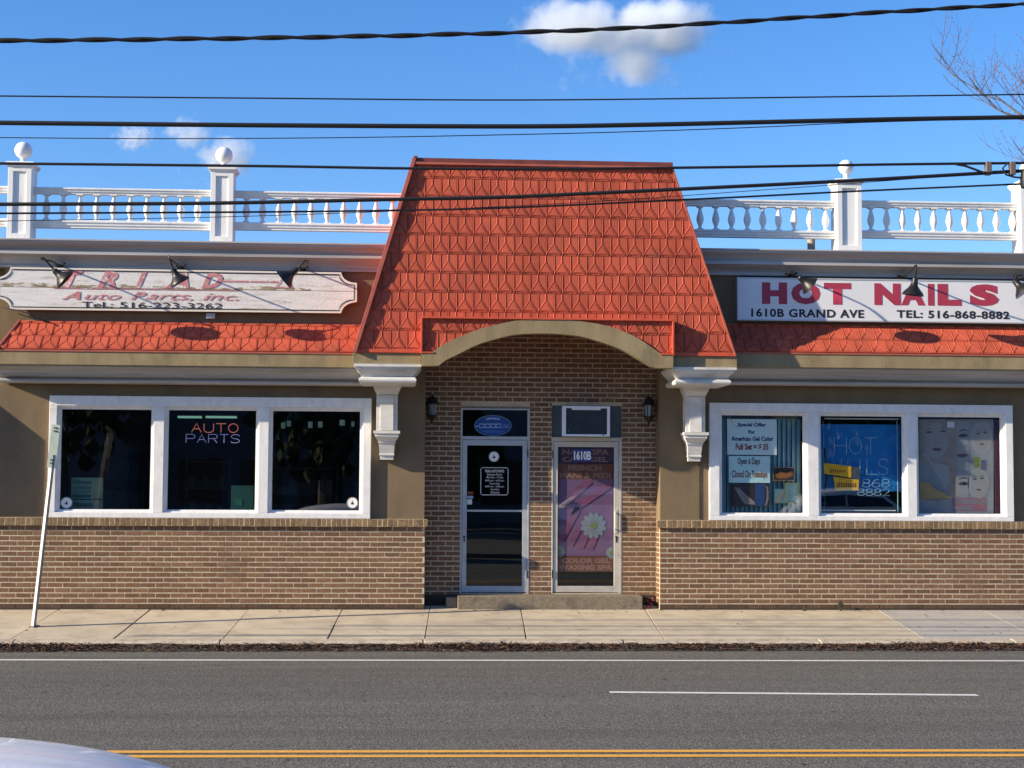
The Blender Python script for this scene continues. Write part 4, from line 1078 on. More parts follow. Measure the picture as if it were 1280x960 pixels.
# lamp conduits (black bars under the cornice)
c1 = MB().tube([(aX(38,338,-.2), -.215, aZ(262,339.3,-.2)), (aX(430,341,-.2), -.215, aZ(262,339.3,-.2))], .016, 8).build('lamp_conduit', M['black'])
tag(c1, 'long black conduit bar running along the top of the auto parts sign', 'conduit', 'lamp conduits under the cornice')
c2 = MB().tube([(aX(925,346,-.2), -.215, aZ(1120,349.0,-.2)), (aX(1300,350,-.2), -.215, aZ(1120,349.0,-.2))], .016, 8).build('lamp_conduit', M['black'])
tag(c2, 'long black conduit bar running along the top of the nail salon sign', 'conduit', 'lamp conduits under the cornice')
# gooseneck lamps
def gooseneck(bpx, neck, apex, mouth, label, mouth_r=.125, inner=False):
    """readings: bracket on the bar, top of the neck, shade apex, middle of the shade mouth"""
    Y0, Y1 = -.225, -.80
    bX, bZ = at(*bpx, Y0); nX, nZ = at(*neck, Y1+.06); aX_, aZ_ = at(*apex, Y1); mX, mZ = at(*mouth, Y1+(-.06 if inner else .02))
    e = empty('sign_lamp', (bX, Y0, bZ), label, 'lamp', 'gooseneck lamps over the signs')
    mouth_r *= 1.32; b = MB(); b.lathe((bX-.04, Y0, bZ), [(.032,0),(.032,.08)], 10, (1,0,0)); b.tube([(bX+.03,Y0-.02,bZ+.02),(bX+.07,Y0-.05,bZ+.035)], .016, 6); b.tube([(bX-.03,Y0-.02,bZ+.01),(bX-.06,Y0-.04,bZ+.03)], .012, 6)
    b.build('bracket', M['black'], e)
    P0 = Vector((bX, Y0-.02, bZ+.01)); P1 = Vector((bX+(nX-bX)*.3, -.55, bZ+.02)); P2 = Vector((nX, Y1+.10, nZ-.02)); P3 = Vector((nX, Y1+.03, nZ)); P4 = Vector((nX+(aX_-nX)*.25, Y1-.03, nZ-.02)); P5 = Vector((aX_, Y1, aZ_))
    ctl = [P0, P1, P2, P3, P4, P5]; path = []
    for i in range(len(ctl)-1):
        p0, p1, p2, p3 = ctl[max(i-1,0)], ctl[i], ctl[i+1], ctl[min(i+2,len(ctl)-1)]
        for k in range(5):
            t = k/5; path.append(.5*((2*p1)+(p2-p0)*t+(2*p0-5*p1+4*p2-p3)*t*t+(3*p1-p0-3*p2+p3)*t**3))
    path.append(P5)
    MB().tube(path, .012, 8).build('arm', M['black'], e, smooth=True)
    ax = (Vector((mX, Y1+(-.06 if inner else .02), mZ))-P5); Ln = ax.length; ax.normalize()
    prof = [(.014,-.02),(.036,0),(.042,Ln*.20),(.050,Ln*.42),(.062,Ln*.50),(mouth_r*.62,Ln*.66),(mouth_r*.86,Ln*.82),(mouth_r,Ln*1.0)]
    inn = [(mouth_r*.97,Ln*1.0),(mouth_r*.82,Ln*.82),(mouth_r*.5,Ln*.66),(.02,Ln*.6)]
    s = MB(); c = P5
    for pr in (prof,):
        s.lathe(c, pr+[(mouth_r*.97,Ln*1.0)], 20, ax)
        s.f.pop(); s.m.pop()
    s.cur = 1
    s.lathe(c, inn, 20, ax); s.f.pop(-2); s.m.pop(-2)
    sh = s.build('lamp_shade', [M['black'], M['shadein'] if inner else M['black']], e, smooth=True)
gooseneck((75,333), (52,321.5), (68,338), (82,350), 'leftmost gooseneck lamp over the auto parts sign, its black shade tilted right', .115)
gooseneck((226,335), (211.5,321), (216.5,337), (225,353), 'middle gooseneck lamp over the auto parts sign with narrow upright loop', .105)
gooseneck((379,337), (384,326.5), (371,336.5), (354.5,350), 'rightmost gooseneck lamp over the auto parts sign, its black shade tilted left', .110)
gooseneck((989,345), (983,341), (999.5,346.5), (1013,357.5), 'leftmost gooseneck lamp over the nail salon sign, in front of the letter O', .105)
gooseneck((1126,347), (1143.2,332.5), (1144,348), (1141,369), 'gooseneck lamp with tall loop in front of the letter A of the nail salon sign', .112)
gooseneck((1272,350), (1268,344), (1268,351), (1281,364), 'gooseneck lamp at the right edge of the photo with its white shade inside showing', .115, True)

pq = [(3,384,-.20),(13,386.5,-.27),(24,388,-.30),(38,393,-.32),(52,400,-.30),(64,404,-.26)]
o = MB().tube([(at(x, y, Y)[0], Y, at(x, y, Y)[1]) for x, y, Y in pq], .008, 6).build('loose_cable', M['cable'])
tag(o, 'loose black cable drooping from the lower left corner of the auto parts sign', 'cable')
o = MB().tube([(at(874.6, y, Y)[0], Y, at(874.6, y, Y)[1]) for y, Y in ((570,-.02),(585,.006),(649,.006))], .006, 6).build('wall_cable', M['cable'])  # thin dark vertical line on the stucco
tag(o, 'thin dark cable running down the stucco under the right hand console', 'cable')
# ================================================================= BALUSTRADES
YP, YR_ = -.27, -.085
def baluster_mesh(h):
    mb = MB(); pr = [(.052,0),(.052,.045),(.040,.055),(.034,.075),(.026,.10),(.024,.15),(.034,.22),(.050,.34),(.056,.44),(.050,.56),(.036,.70),(.026,.80),(.022,.86),(.026,.90),(.040,.925),(.034,.935),(.044,.95),(.048,1)]
    # square ends, turned middle
    mb.lathe((0,0,0), [(r*.92, t*h) for r, t in pr], 14)
    mb.box(-.042,.042,-.042,.042,0,.05*h).box(-.045,.045,-.045,.045,.955*h,h)
    return mb.mesh('baluster', M['white'], smooth=True)
def post(parent, px0, px1, ptop, pbot, pball, label, rball=.112):
    x0, x1 = aX(px0, 260, YP), aX(px1, 260, YP); cx = (x0+x1)/2; hw = (x1-x0)/2; yc = YP+hw
    zt_ = aZ((px0+px1)/2, ptop, YP); z0 = pbot
    mb = MB()
    # body with a recessed front panel
    f = .068; y0 = YP; pr = .022; zpt, zpb = zt_-.13, z0+.10
    mb.box(cx-hw, cx-hw+f, y0, y0+.05, z0, zt_-.03).box(cx+hw-f, cx+hw, y0, y0+.05, z0, zt_-.03).box(cx-hw+f, cx+hw-f, y0, y0+.05, zpt, zt_-.03).box(cx-hw+f, cx+hw-f, y0, y0+.05, z0, zpb)
    mb.box(cx-hw, cx+hw, y0+.05, yc+hw, z0, zt_-.03)
    p = mb.build('post', M['white'], parent, bevel=.004); p['label'] = label
    MB().box(cx-hw+f, cx+hw-f, y0+pr, y0+.052, zpb, zpt).build('post_panel', M['white'], p)
    c = MB(); rings(c, cx, [(zt_, hw+.020, YP-.020), (zt_-.014, hw+.036, YP-.036), (zt_-.040, hw+.036, YP-.036), (zt_-.055, hw+.018, YP-.018), (zt_-.075, hw+.003, YP-.003)], yback=yc+hw+.03)
    c.build('post_cap', M['white'], p)
    zb_ = aZ((px0+px1)/2, pball, yc)
    MB().lathe((cx, yc, zt_-.002), [(.085,0),(.085,.012),(.065,.02),(.04,.035),(.036,.055),(.045,zb_-rball-zt_+.014)], 20).build('ball_neck', M['white'], p, smooth=True)
    b = MB(); pr_ = [(max(.001, rball*math.sin(PI*i/14)), -rball*math.cos(PI*i/14)) for i in range(15)]
    b.lathe((cx, yc, zb_), pr_, 24).build('ball', M['white'], p, smooth=True)
    return cx, hw
def rails(parent, x0, x1, yt, yb, xref):
    zt1, zt0 = aZ(xref, yt[0], YR_), aZ(xref, yt[1], YR_); zb1, zb0 = aZ(xref, yb[0], YR_), aZ(xref, yb[1], YR_)
    for nm, a, b in (('top_rail', zt0, zt1), ('bottom_rail', zb0, zb1)):
        h = b-a
        pr = [(YR_-.045, a), (YR_-.045, a+h*.28), (YR_-.060, a+h*.36), (YR_-.060, a+h*.62), (YR_-.075, a+h*.72), (YR_-.075, b-.008), (YR_-.06, b), (YR_+.06, b), (YR_+.075, b-.008), (YR_+.045, a)]
        MB().profX(pr, x0, x1).build(nm, M['white'], parent)
    return zb1, zt0
zp_L, zp_R = corT_L-.01, corT_R-.01
BL = empty('balustrade', (aX(150,300,YP), YR_, zp_L), 'white balustrade with two ball topped posts above the auto parts sign', 'balustrade', 'roof balustrades')
c1_, h1_ = post(BL, 9, 38.5, 202, zp_L, 188, 'leftmost ball topped post', .115)
c2_, h2_ = post(BL, 263, 291.5, 208, zp_L, 194.3, 'ball topped post in the middle of the left balustrade', .115)
def balusters(parent, pxs, z0, z1):
    me = baluster_mesh(z1-z0)
    for p in pxs:
        o = link('baluster', me, parent); o.location = Vector((aX(p, 265, YR_), YR_, z0))-wpos(parent); o.rotation_euler = (0,0,0)
za, zb_ = rails(BL, c1_+h1_, c2_-h2_, (236.5,244), (277,286.5), 150)
balusters(BL, [58+21*i for i in range(10)], za, zb_)
za, zb_ = rails(BL, c2_+h2_, .55, (240.8,248.6), (280,289), 390)
balusters(BL, [308+20.25*i for i in range(11)], za, zb_)
rails(BL, XL, c1_-h1_, (233.5,241.5), (274,283.5), 0)
BR = empty('balustrade', (aX(1060,300,YP), YR_, zp_R), 'white balustrade with ball topped posts above the nail salon sign', 'balustrade', 'roof balustrades')
c3_, h3_ = post(BR, 1047, 1077.5, 223.5, zp_R, 209.3, 'ball topped post left of the twisted cable joint', .105)
c4_, h4_ = post(BR, 1276, 1306, 226, zp_R, 212, 'ball topped post cut by the right edge of the photo', .105)
za, zb_ = rails(BR, 3.15, c3_-h3_, (250.8,258.8), (288.5,297.5), 950)
balusters(BR, [855.5+19.6*i for i in range(10)], za, zb_)
za, zb_ = rails(BR, c3_+h3_, c4_-h4_, (253,260.6), (290.2,299.2), 1175)
balusters(BR, [1088.5+19.6*i for i in range(10)], za, zb_)
# pale wooden pipe behind the right balustrade
pp = MB().lathe((aX(1014,305,.6), .6, 4.4), [(.055,0),(.055,aZ(1014,299,.6)-4.4),(.03,aZ(1014,298,.6)-4.4)], 10).build('vent_pipe', M['wood'])
tag(pp, 'short weathered pipe sticking up behind the right balustrade', 'pipe')

# ================================================================= IN THE WINDOWS
def card(name, px0, px1, py0, py1, Y, m, label, cat, group=None, th=.002):
    e = empty(name, (aX((px0+px1)/2, py1, Y), Y, aZ((px0+px1)/2, py1, Y)), label, cat, group)
    MB().box(aX(px0, py1, Y), aX(px1, py1, Y), Y, Y+th, aZ((px0+px1)/2, py1, Y), aZ((px0+px1)/2, py0, Y)).build('sheet', m, e)
    return e
def disc(mb, px, py, r, Y, th=.002, n=24, rx=None):
    X, Z = at(px, py, Y); rx = rx or r
    mb.profXZ([(X+rx*math.cos(2*PI*k/n), Z+r*math.sin(2*PI*k/n)) for k in range(n)], Y, Y+th); return X, Z
# round stickers (inside face of the glass)
def round_sticker(px, py, r, Y, label):
    X, Z = at(px, py, Y); e = empty('sticker', (X, Y, Z), label, 'sticker', 'round white window stickers')
    mb = MB(); disc(mb, px, py, r, Y); mb.build('disc', M['whitepaper'], e)
    ribbon([(X+r*.93*math.cos(2*PI*k/24), Z+r*.93*math.sin(2*PI*k/24)) for k in range(24)], .005, Y-.0012, 'ring', M['inkblack'], e)
    MB().profXZ([(X-.018, Z-.022), (X+.02, Z-.022), (X+.018, Z), (X+.006, Z+.006), (X+.003, Z+.028), (X-.004, Z+.028), (X-.005, Z+.002), (X-.02, Z-.004)], Y-.0015, Y-.0008).build('emblem', M['inkblack'], e)
round_sticker(83, 628.5, .078, .037, 'round white sticker in the lower left corner of the first shop window')
round_sticker(440.5, 628.5, .076, .037, 'round white sticker in the lower right corner of the third shop window')
round_sticker(617.5, 570.8, .073, YB+.022, 'round white sticker near the top of the auto parts door')
# cartons in first window
def carton(px0, px1, px2, py0, py1, label, lines, Y=.30):
    x0, x1, x2 = aX(px0, py1, Y), aX(px1, py1, Y), aX(px2, py1, Y+.0); z0, z1 = aZ(px0, py1, Y), aZ(px0, py0, Y)
    e = empty('carton', ((x0+x1)/2, Y, z0), label, 'box', 'cartons stacked in the auto parts window')
    # turned slightly so that its right side shows
    P = [(x0, Y), (x1, Y-.02), (x2, Y+.20), (x0+(x2-x1), Y+.22)]
    MB().extr([(a, b, z0) for a, b in P], (0, 0, z1-z0)).build('carton_box', M['carton'], e, bevel=.004)
    for (a, b, c, d, t, bold, mm) in lines:
        if t is None:
            MB().box(aX(a, d, Y-.014), aX(b, d, Y-.014), Y-.026, Y-.022, aZ(a, d, Y-.014), aZ(a, c, Y-.014)).build('print_band', mm, e)
        else: text_px(t, a, b, c, d, Y-.027, mm, e, bold=bold, name='printed_text')
ct = carton(88.5, 115.5, 125, 597, 624, 'upper pale green carton of antifreeze coolant with dark green print', [(91,115,599.5,605,'Filtness',.03,M['cartongreen']), (91,114,608,611.5,'ANTIFREEZE',.02,M['cartongreen']), (92,113,613,616,'& COOLANT',.02,M['cartongreen']), (90.5,114,618,622,None,0,M['cartongreen'])])
carton(88.5, 115.5, 125, 625, 640, 'lower pale green carton of coolant at the foot of the window stack', [(91,115,627,633,'Filtness',.03,M['cartongreen'])])
MB  # low display shelf carrying them
shf = MB().box(xsL[0][0]-.05, xsL[2][1]+.05, .235, .9, ZBL-.09, aZ(100, 640, .30)-.001).build('display_shelf', M['shelf'], B)
tb = empty('carton', (aX(305,638,.6), .6, aZ(305,638,.6)), 'teal carton on the shelf in the lower right of the middle auto parts window', 'box')
MB().box(aX(289,620,.5), aX(317,620,.5), .5, .8, aZ(300,640,.5), aZ(300,607,.5)).build('carton_box', M['teal'], tb, bevel=.004)
MB().box(aX(294,620,.49), aX(303,620,.49), .495, .499, aZ(300,632,.49), aZ(300,624,.49)).build('print_band', M['cartongreen'], tb)
# neon sign
ns = empty('neon_sign', (aX(268,545,.12), .12, aZ(268,555,.12)), 'thin red and violet neon sign reading AUTO PARTS in the middle shop window', 'neon sign')
neon('AUTO', 239.5, 297.5, 529.5, 540.5, .12, M['neonred'], ns, r=.0052)
neon('PARTS', 232.5, 299.5, 543.0, 553.5, .12, M['neonblue'], ns, r=.0045)
# ceiling lights inside
for k, (a, b) in enumerate(((222, 251), (257, 295))):
    Y = 2.6; e = empty('ceiling_light', (aX((a+b)/2, 521, Y), Y, aZ(a, 521, Y)), ('left' if k == 0 else 'right')+' strip of greenish fluorescent light seen through the middle shop window', 'ceiling light', 'fluorescent lights in the shop')
    MB().box(aX(a, 521, Y), aX(b, 521, Y), Y, Y+.12, aZ(a, 522.3, Y), aZ(a, 519.8, Y)).build('tube', M['fluoro'], e)
    MB().box(aX(a, 521, Y), aX(b, 521, Y), Y-.01, Y+.14, aZ(a, 519.7, Y), aZ(a, 518.2, Y)).build('housing', M['shelf'], e)
# tags hanging at the top of third window
for k, (a, b, c, d) in enumerate(((351.5,356.5,528,535.5), (358.5,363.5,526,533), (385,390.5,527,535), (397.5,403,527,534.5), (424.5,431,525,532), (439,443,527,533))):
    nm = ['leftmost', 'second', 'third', 'fourth', 'fifth', 'rightmost'][k]
    e = card('hanging_tag', a, b, c, d, .14, M['shelf'] if k == 9 else M['carton'], nm+' of the six small tags hanging at the top of the third shop window', 'tag', 'tags hanging in the third shop window')
    X = aX((a+b)/2, c, .14)
    MB().tube([(X, .141, aZ(a, c, .14)), (X, .141, ZTL+.02)], .0015, 4).build('string', M['shelf'], e)
# shelves in the auto shop
for i, (x0, x1, y0, z0, z1) in enumerate(((-4.9,-4.2,3.2,.3,2.2), (-3.6,-2.9,3.4,.3,2.0), (-2.3,-1.2,2.8,.3,1.9), (-.9,-.3,1.8,.3,1.6))):
    sh = MB()
    for k in range(5):
        z = z0+(z1-z0)*k/4; sh.box(x0, x1, y0, y0+.4, z, z+.03)
    for xx in (x0, x1-.03): sh.box(xx-.002, xx+.032, y0-.002, y0+.402, z0-.1, z1+.1)
    rr = random.Random(i)
    for k in range(4):
        x = x0+.05
        while x < x1-.15:
            w = rr.uniform(.07,.16); h = rr.uniform(.1,.3)*(z1-z0)/2; z = z0+(z1-z0)*k/4+.031
            sh.box(x, x+w, y0+.05, y0+.3, z, z+min(h, (z1-z0)/4-.05)); x += w+.02
    o = sh.build('stock_shelf', M['shelf']); tag(o, 'dim stock shelf with small boxes seen behind the '+['first','first and second','second and third','third'][i]+' shop window', 'shelf', 'stock shelves in the shop')
# decals on auto parts door
YD = YB+.026
ov = empty('transom_decal', (aX(616,531,YD+.012), YD, aZ(616,531,YD)), 'blue oval decal with pale lettering in the glass above the auto parts door', 'sticker')
mb = MB(); disc(mb, 616, 532, .148, YB+.031, rx=.262); mb.build('oval', M['ovalblue'], ov)
Xc, Zc = at(616, 532, YB+.028)
ribbon([(Xc+.255*math.cos(2*PI*k/30), Zc+.141*math.sin(2*PI*k/30)) for k in range(30)], .006, YB+.0275, 'rim', M['carton'], ov)
rect = lambda name, a, b, c, d, Y, m, parent: MB().profXZ([at(x, y, Y) for x, y in ((a,d),(b,d),(b,c),(a,c))], Y, Y+.0012).build(name, m, parent)
for k in range(8): rect('print_mark', 607.5+k*2.2, 609+k*2.2, 522.6-.8*(1-abs(k-3.5)/4), 525-.8*(1-abs(k-3.5)/4), YB+.028, M['paleblue'], ov)
for k in range(4):
    a, b = 599.5+k*7, 605.3+k*7
    ribbon([at(x, y, YB+.028) for x, y in ((a,534.4),(b,534.4),(b,530),(a,530))], .012, YB+.028, 'print_mark', M['paleblue'], ov)
rect('print_mark', 594.5, 598, 532.3, 533.4, YB+.028, M['paleblue'], ov)
ribbon([at(x, y, YB+.028) for x, y in ((628.5,534),(630.5,530),(632.5,533.5),(634.5,530),(636,534))], .007, YB+.028, 'print_mark', M['paleblue'], ov)
rect('print_mark', 603, 630, 538.6, 539.4, YB+.028, M['ovaltext'], ov); rect('print_mark', 606, 627, 540.8, 541.5, YB+.028, M['ovaltext'], ov)
hp = empty('hours_sign', (aX(618,601,YD), YB+.028, aZ(618,619,YD)), 'white outlined opening hours panel on the black glass of the auto parts door', 'sign')
x0, x1 = aX(601, 600, YB+.028), aX(635, 600, YB+.028); z0, z1 = aZ(618, 618.6, YB+.028), aZ(618, 584.6, YB+.028)
c_ = .02
ribbon([(x0+c_,z0),(x1-c_,z0),(x1,z0+c_),(x1,z1-c_),(x1-c_,z1),(x0+c_,z1),(x0,z1-c_),(x0,z0+c_)], .008, YB+.0235, 'border', M['whitepaper'], hp)
for t, a, b, y0, y1, bo in (('TRIAD AUTO PARTS',606,630,587.3,590.6,.02),('Business Hours',609,627.5,591.8,594.4,.005),('Monday - Friday',608,629,595.6,598.4,.005),('8:00 am - 6:00 pm',606.5,630,599.6,602.3,.005),('Saturday',612,625,603.3,606,.005),('8:00 am - 2:00 pm',606.5,630,607,609.7,.005),('Sunday',613.5,624,610.6,613.3,.005),('Closed',613,624,614.2,616.8,.005)):
    text_px(t, a, b, y0, y1, YB+.0235, M['whitepaper'], hp, bold=bo, name='printed_text')
for k, (a, b, c, d, mm, lb) in enumerate(((584.5,591.5,614.5,618,'rustprint','small red and orange card sticker beside the door handle, topmost of three'), (584,591.5,619.8,623,'paleblue','small pale blue sticker beside the door handle, middle of three'), (584,590,624,630.5,'whitepaper','small white sticker beside the door handle, lowest of three'))):
    card('sticker', a, b, c, d, YB+.028, M[mm], lb, 'sticker', 'small stickers by the door handle')

# ---- salon door poster
YQ = YB+.045
def pmat(name, c1, c2, s=4, **k): return mat(name, c1, c2, scale=s, rough=.75, **k)
M['pink'] = pmat('mauve_poster_print', (0.233,0.106,0.205), (0.179,0.106,0.205), 6)
M['rose'] = pmat('rose_poster_print', (0.290,0.093,0.162), (0.203,0.074,0.152), 7)
M['plum'] = pmat('plum_poster_print', (0.082,0.020,0.054), (0.061,0.020,0.048), 7)
M['orange'] = pmat('orange_poster_band', (0.205,0.072,0.034), (0.164,0.054,0.034), 5)
M['palepetal'] = pmat('pale_petal_print', (0.273,0.314,0.314), (0.232,0.273,0.286), 9)
M['petalyellow'] = pmat('flower_centre_print', (0.224,0.264,0.048), (0.160,0.208,0.040), 30)
M['salmon'] = pmat('salmon_lettering', (0.341,0.184,0.137), (0.300,0.164,0.122), 9)
M['greenish'] = pmat('green_poster_print', (0.16,0.20,0.12), (0.20,0.22,0.16), 6)
dp = empty('door_poster', (aX(732,716,YQ), YQ, aZ(732,716,YQ)), 'pink nail spa poster with white daisy filling the nail salon door glass', 'poster')
def flat(name, pts, Y, m, parent):
    return MB().profXZ([at(x, y, Y) for x, y in pts], Y, Y+.0012).build(name, m, parent)
def rect(name, a, b, c, d, Y, m, parent): return flat(name, [(a,d),(b,d),(b,c),(a,c)], Y, m, parent)
rect('sheet', 698, 766, 559.5, 714.5, YQ, M['pink'], dp)
rect('print_band', 698, 766, 559.5, 580, YQ-.002, M['plum'], dp)
rect('print_band', 698, 766, 580, 599, YQ-.002, M['orange'], dp)
rect('print_band', 698, 766, 695, 714.5, YQ-.002, M['orange'], dp)
text_px('NAILS SPA', 703, 761, 561.5, 568.5, YQ-.004, M['salmon'], dp, bold=.03, name='printed_text')
text_px('CARE GEL', 703, 760, 571, 577.5, YQ-.004, M['salmon'], dp, bold=.03, name='printed_text')
text_px('FRENCH', 710, 751.5, 581.5, 588.5, YQ-.004, M['salmon'], dp, bold=.04, name='printed_text')
text_px('MANI & PEDI', 699.5, 763.5, 591, 598, YQ-.004, M['salmon'], dp, bold=.04, name='printed_text')
text_px('COLOR GEL', 702, 763, 697.5, 703.8, YQ-.004, M['salmon'], dp, bold=.04, name='printed_text')
text_px('WAXING SPA', 698.5, 765, 706, 712.6, YQ-.004, M['salmon'], dp, bold=.04, name='printed_text')
# fingers: long rose shapes with dark gaps
for i, (xa, ya, xb, yb) in enumerate(((699,634,738,600),(712,640,762,606),(700,676,722,636),(712,681,733,642),(725,684,741,650),(737,686,749,655))):
    dx, dy = xb-xa, yb-ya; L = math.hypot(dx, dy); nx, ny = -dy/L*4.2, dx/L*4.2
    flat('finger_print', [(xa-nx,ya-ny),(xb-nx,yb-ny),(xb+dx/L*3,yb+dy/L*3),(xb+nx,yb+ny),(xa+nx,ya+ny),(xa-dx/L*3,ya-dy/L*3)], YQ-.0025, M['rose'], dp)
    flat('gap_print', [(xa+nx*1.1,ya+ny*1.1),(xb+nx*1.1,yb+ny*1.1),(xb+nx*1.35,yb+ny*1.35),(xa+nx*1.35,ya+ny*1.35)], YQ-.003, M['plum'], dp)
for (cx_, cy_, R1, R2, st) in ((742,657,16.5,4.5,0), (699,689,8,2.4,.3), (765,691,8,2.4,.6)):
    pts = []
    for k in range(48):
        a = 2*PI*k/48+st; r = R1*(.74+.26*abs(math.sin(a*6))); x = cx_+r*math.cos(a); pts.append((min(max(x,698),766), cy_+r*math.sin(a)*1.02))
    mbp = MB(); ctr = at(min(max(cx_,698.5),765.5), cy_, YQ-.004); P = [at(x, y, YQ-.004) for x, y in pts]
    mbp.poly([(ctr[0], YQ-.004, ctr[1])]+[(a, YQ-.004, b) for a, b in P], [(0, i+1, (i+1) % 48+1) for i in range(48)]).build('daisy_print', M['palepetal'], dp)
    for k in range(12 if R1 > 10 else 0):
        a = PI*k/6+st; flat('petal_line', [(cx_+5*math.cos(a+.1),cy_+5*math.sin(a+.1)),(cx_+R1*.8*math.cos(a),cy_+R1*.8*math.sin(a)),(cx_+5*math.cos(a-.1),cy_+5*math.sin(a-.1))], YQ-.0046, M['pink'], dp)
    flat('daisy_centre', [(min(max(cx_+R2*math.cos(2*PI*k/14),698),766), cy_+R2*math.sin(2*PI*k/14)) for k in range(14)], YQ-.0065, M['petalyellow'], dp)
M['navyplate'] = mat('navy_plate', (0.03,0.05,0.20), rough=.6)
hn = card('house_number', 716, 739.5, 561.5, 577, YB+.016, M['navyplate'], 'dark blue number plate 1610B at the top of the nail salon door', 'house number')
text_px('1610B', 717.5, 738.8, 563.8, 575, YB+.0145, M['whitepaper'], hn, bold=.035, name='number')
# ---- salon window 1
YC = .16
def blinds(px0, px1, py0, py1, n, Y, label):
    e = empty('vertical_blind', (aX((px0+px1)/2, py1, Y), Y, aZ(px0, py1, Y)), label, 'blind')
    x0, x1 = aX(px0, py1, Y), aX(px1, py1, Y); w = (x1-x0)/n; z0, z1 = aZ(px0, py1, Y), aZ(px0, py0, Y)
    for k in range(n):
        xa = x0+k*w; MB().poly([(xa, Y, z0), (xa+w*.97, Y+.035, z0), (xa+w*.97, Y+.035, z1), (xa, Y, z1)], [(0,1,2,3)]).build('slat', M['curtain'], e)
    MB().box(x0, x1, Y-.01, Y+.05, z1-.01, z1+.03).build('rail', M['slate'], e)
blinds(903, 1002, 522, 640, 17, YC, 'teal vertical blind behind the left salon window')
YO = .075
M['cream'] = mat('cream_tape', (0.6,0.56,0.38), rough=.7)
o1 = card('offer_sheet', 909, 971, 524, 568.5, YO, M['paper'], 'pale sheet reading Special Offer For American Gel Color in the left salon window', 'notice')
text_px('Special Offer', 922, 957.5, 528.5, 534.5, YO-.003, M['navy'], o1, bold=.035, name='printed_text')
text_px('For', 935.5, 944, 537.5, 542.5, YO-.003, M['navy'], o1, bold=.035, name='printed_text')
text_px('American Gel Color', 914, 967, 545.5, 551.2, YO-.003, M['navy'], o1, bold=.035, name='printed_text')
text_px('Full Set = $ 35', 919.5, 960.5, 554.5, 563.5, YO-.003, M['rustprint'], o1, bold=.035, name='printed_text')
o2 = card('hours_sheet', 911, 962.5, 570, 603.5, YO, M['paper2'], 'pale blue sheet reading Open 6 Days Closed On Tuesdays below the offer sheet', 'notice')
text_px('Open 6 Days', 922, 950, 572, 583, YO-.003, M['brownprint'], o2, bold=.02, name='printed_text')
text_px('Closed On Tuesdays', 915, 959, 588, 599.5, YO-.003, M['rustprint'], o2, bold=.02, name='printed_text')
M['darkprint'] = pmat('dark_photo_print', (0.05,0.035,0.03), (0.03,0.025,0.03), 12)
M['bluephoto'] = pmat('blue_photo_print', (0.02,0.06,0.20), (0.03,0.08,0.22), 6)
M['skinphoto'] = pmat('grey_hand_print', (0.30,0.26,0.24), (0.2,0.18,0.17), 14)
M['tealdull'] = pmat('dull_teal_print', (0.14,0.28,0.30), (0.10,0.22,0.26), 8)
M['orangephoto'] = pmat('orange_photo_print', (0.42,0.16,0.05), (0.22,0.08,0.03), 14)
o3 = card('hand_poster', 913, 962, 604.5, 633, YO, M['darkprint'], 'dark poster of a pale hand under the hours sheet', 'poster')
rect('photo_print', 944, 956, 605, 632, YO-.002, M['bluephoto'], o3)
flat('hand_print', [(918,609),(924,610),(933,619),(943,627),(944,631),(931,630),(925,622)], YO-.003, M['skinphoto'], o3)
flat('hand_print', [(956,606),(958.5,612),(958,624),(956,632),(958.5,632),(961,622),(960,609)], YO-.003, M['skinphoto'], o3)
o4 = card('hand_photo', 967, 992, 585, 600, YO, M['darkprint'], 'small brown photo of hands right of the hours sheet', 'poster')
flat('hand_print', [(969,594),(975,590),(984,591),(991,588),(991,595),(982,598),(972,598)], YO-.003, M['orangephoto'], o4)
MB().box(aX(966,592,YO), aX(993,592,YO), YO+.0022, YO+.003, aZ(980,601,YO), aZ(980,584,YO)).build('border', M['salmon'], o4)
o5 = card('price_card', 981, 999, 603.5, 629, YO, M['greenish'], 'narrow framed price card in the lower right of the left salon window', 'notice')
rect('photo_print', 983, 997, 605.5, 627, YO-.002, M['tealdull'], o5)
for k in range(5): rect('text_row', 991, 996, 609+k*3.6, 610.6+k*3.6, YO-.003, M['palepetal'], o5)
o6 = card('hand_leaflet', 968, 981, 611, 629, YO+.02, M['tealdull'], 'dull teal leaflet with a pale hand between the dark poster and the price card', 'poster')
flat('hand_print', [(969,627),(974,619),(979,612),(981,616),(977,624),(973,629)], YO+.018, M['skinphoto'], o6)
tp = MB().tube([(aX(901,560,YO),YO-.008,aZ(901,552,YO)), (aX(908,560,YO),YO-.008,aZ(908,567,YO)), (aX(911,560,YO),YO-.008,aZ(911,571,YO))], .004, 5).tube([(aX(911.5,520,YO),YO-.008,aZ(911.5,521,YO)), (aX(916,530,YO),YO-.008,aZ(916,530,YO)), (aX(923,534,YO),YO-.008,aZ(923,535,YO))], .004, 5).build('tape_strands', M['cream'])
tag(tp, 'thin pale strands of tape at the left edge of the left salon window', 'tape')
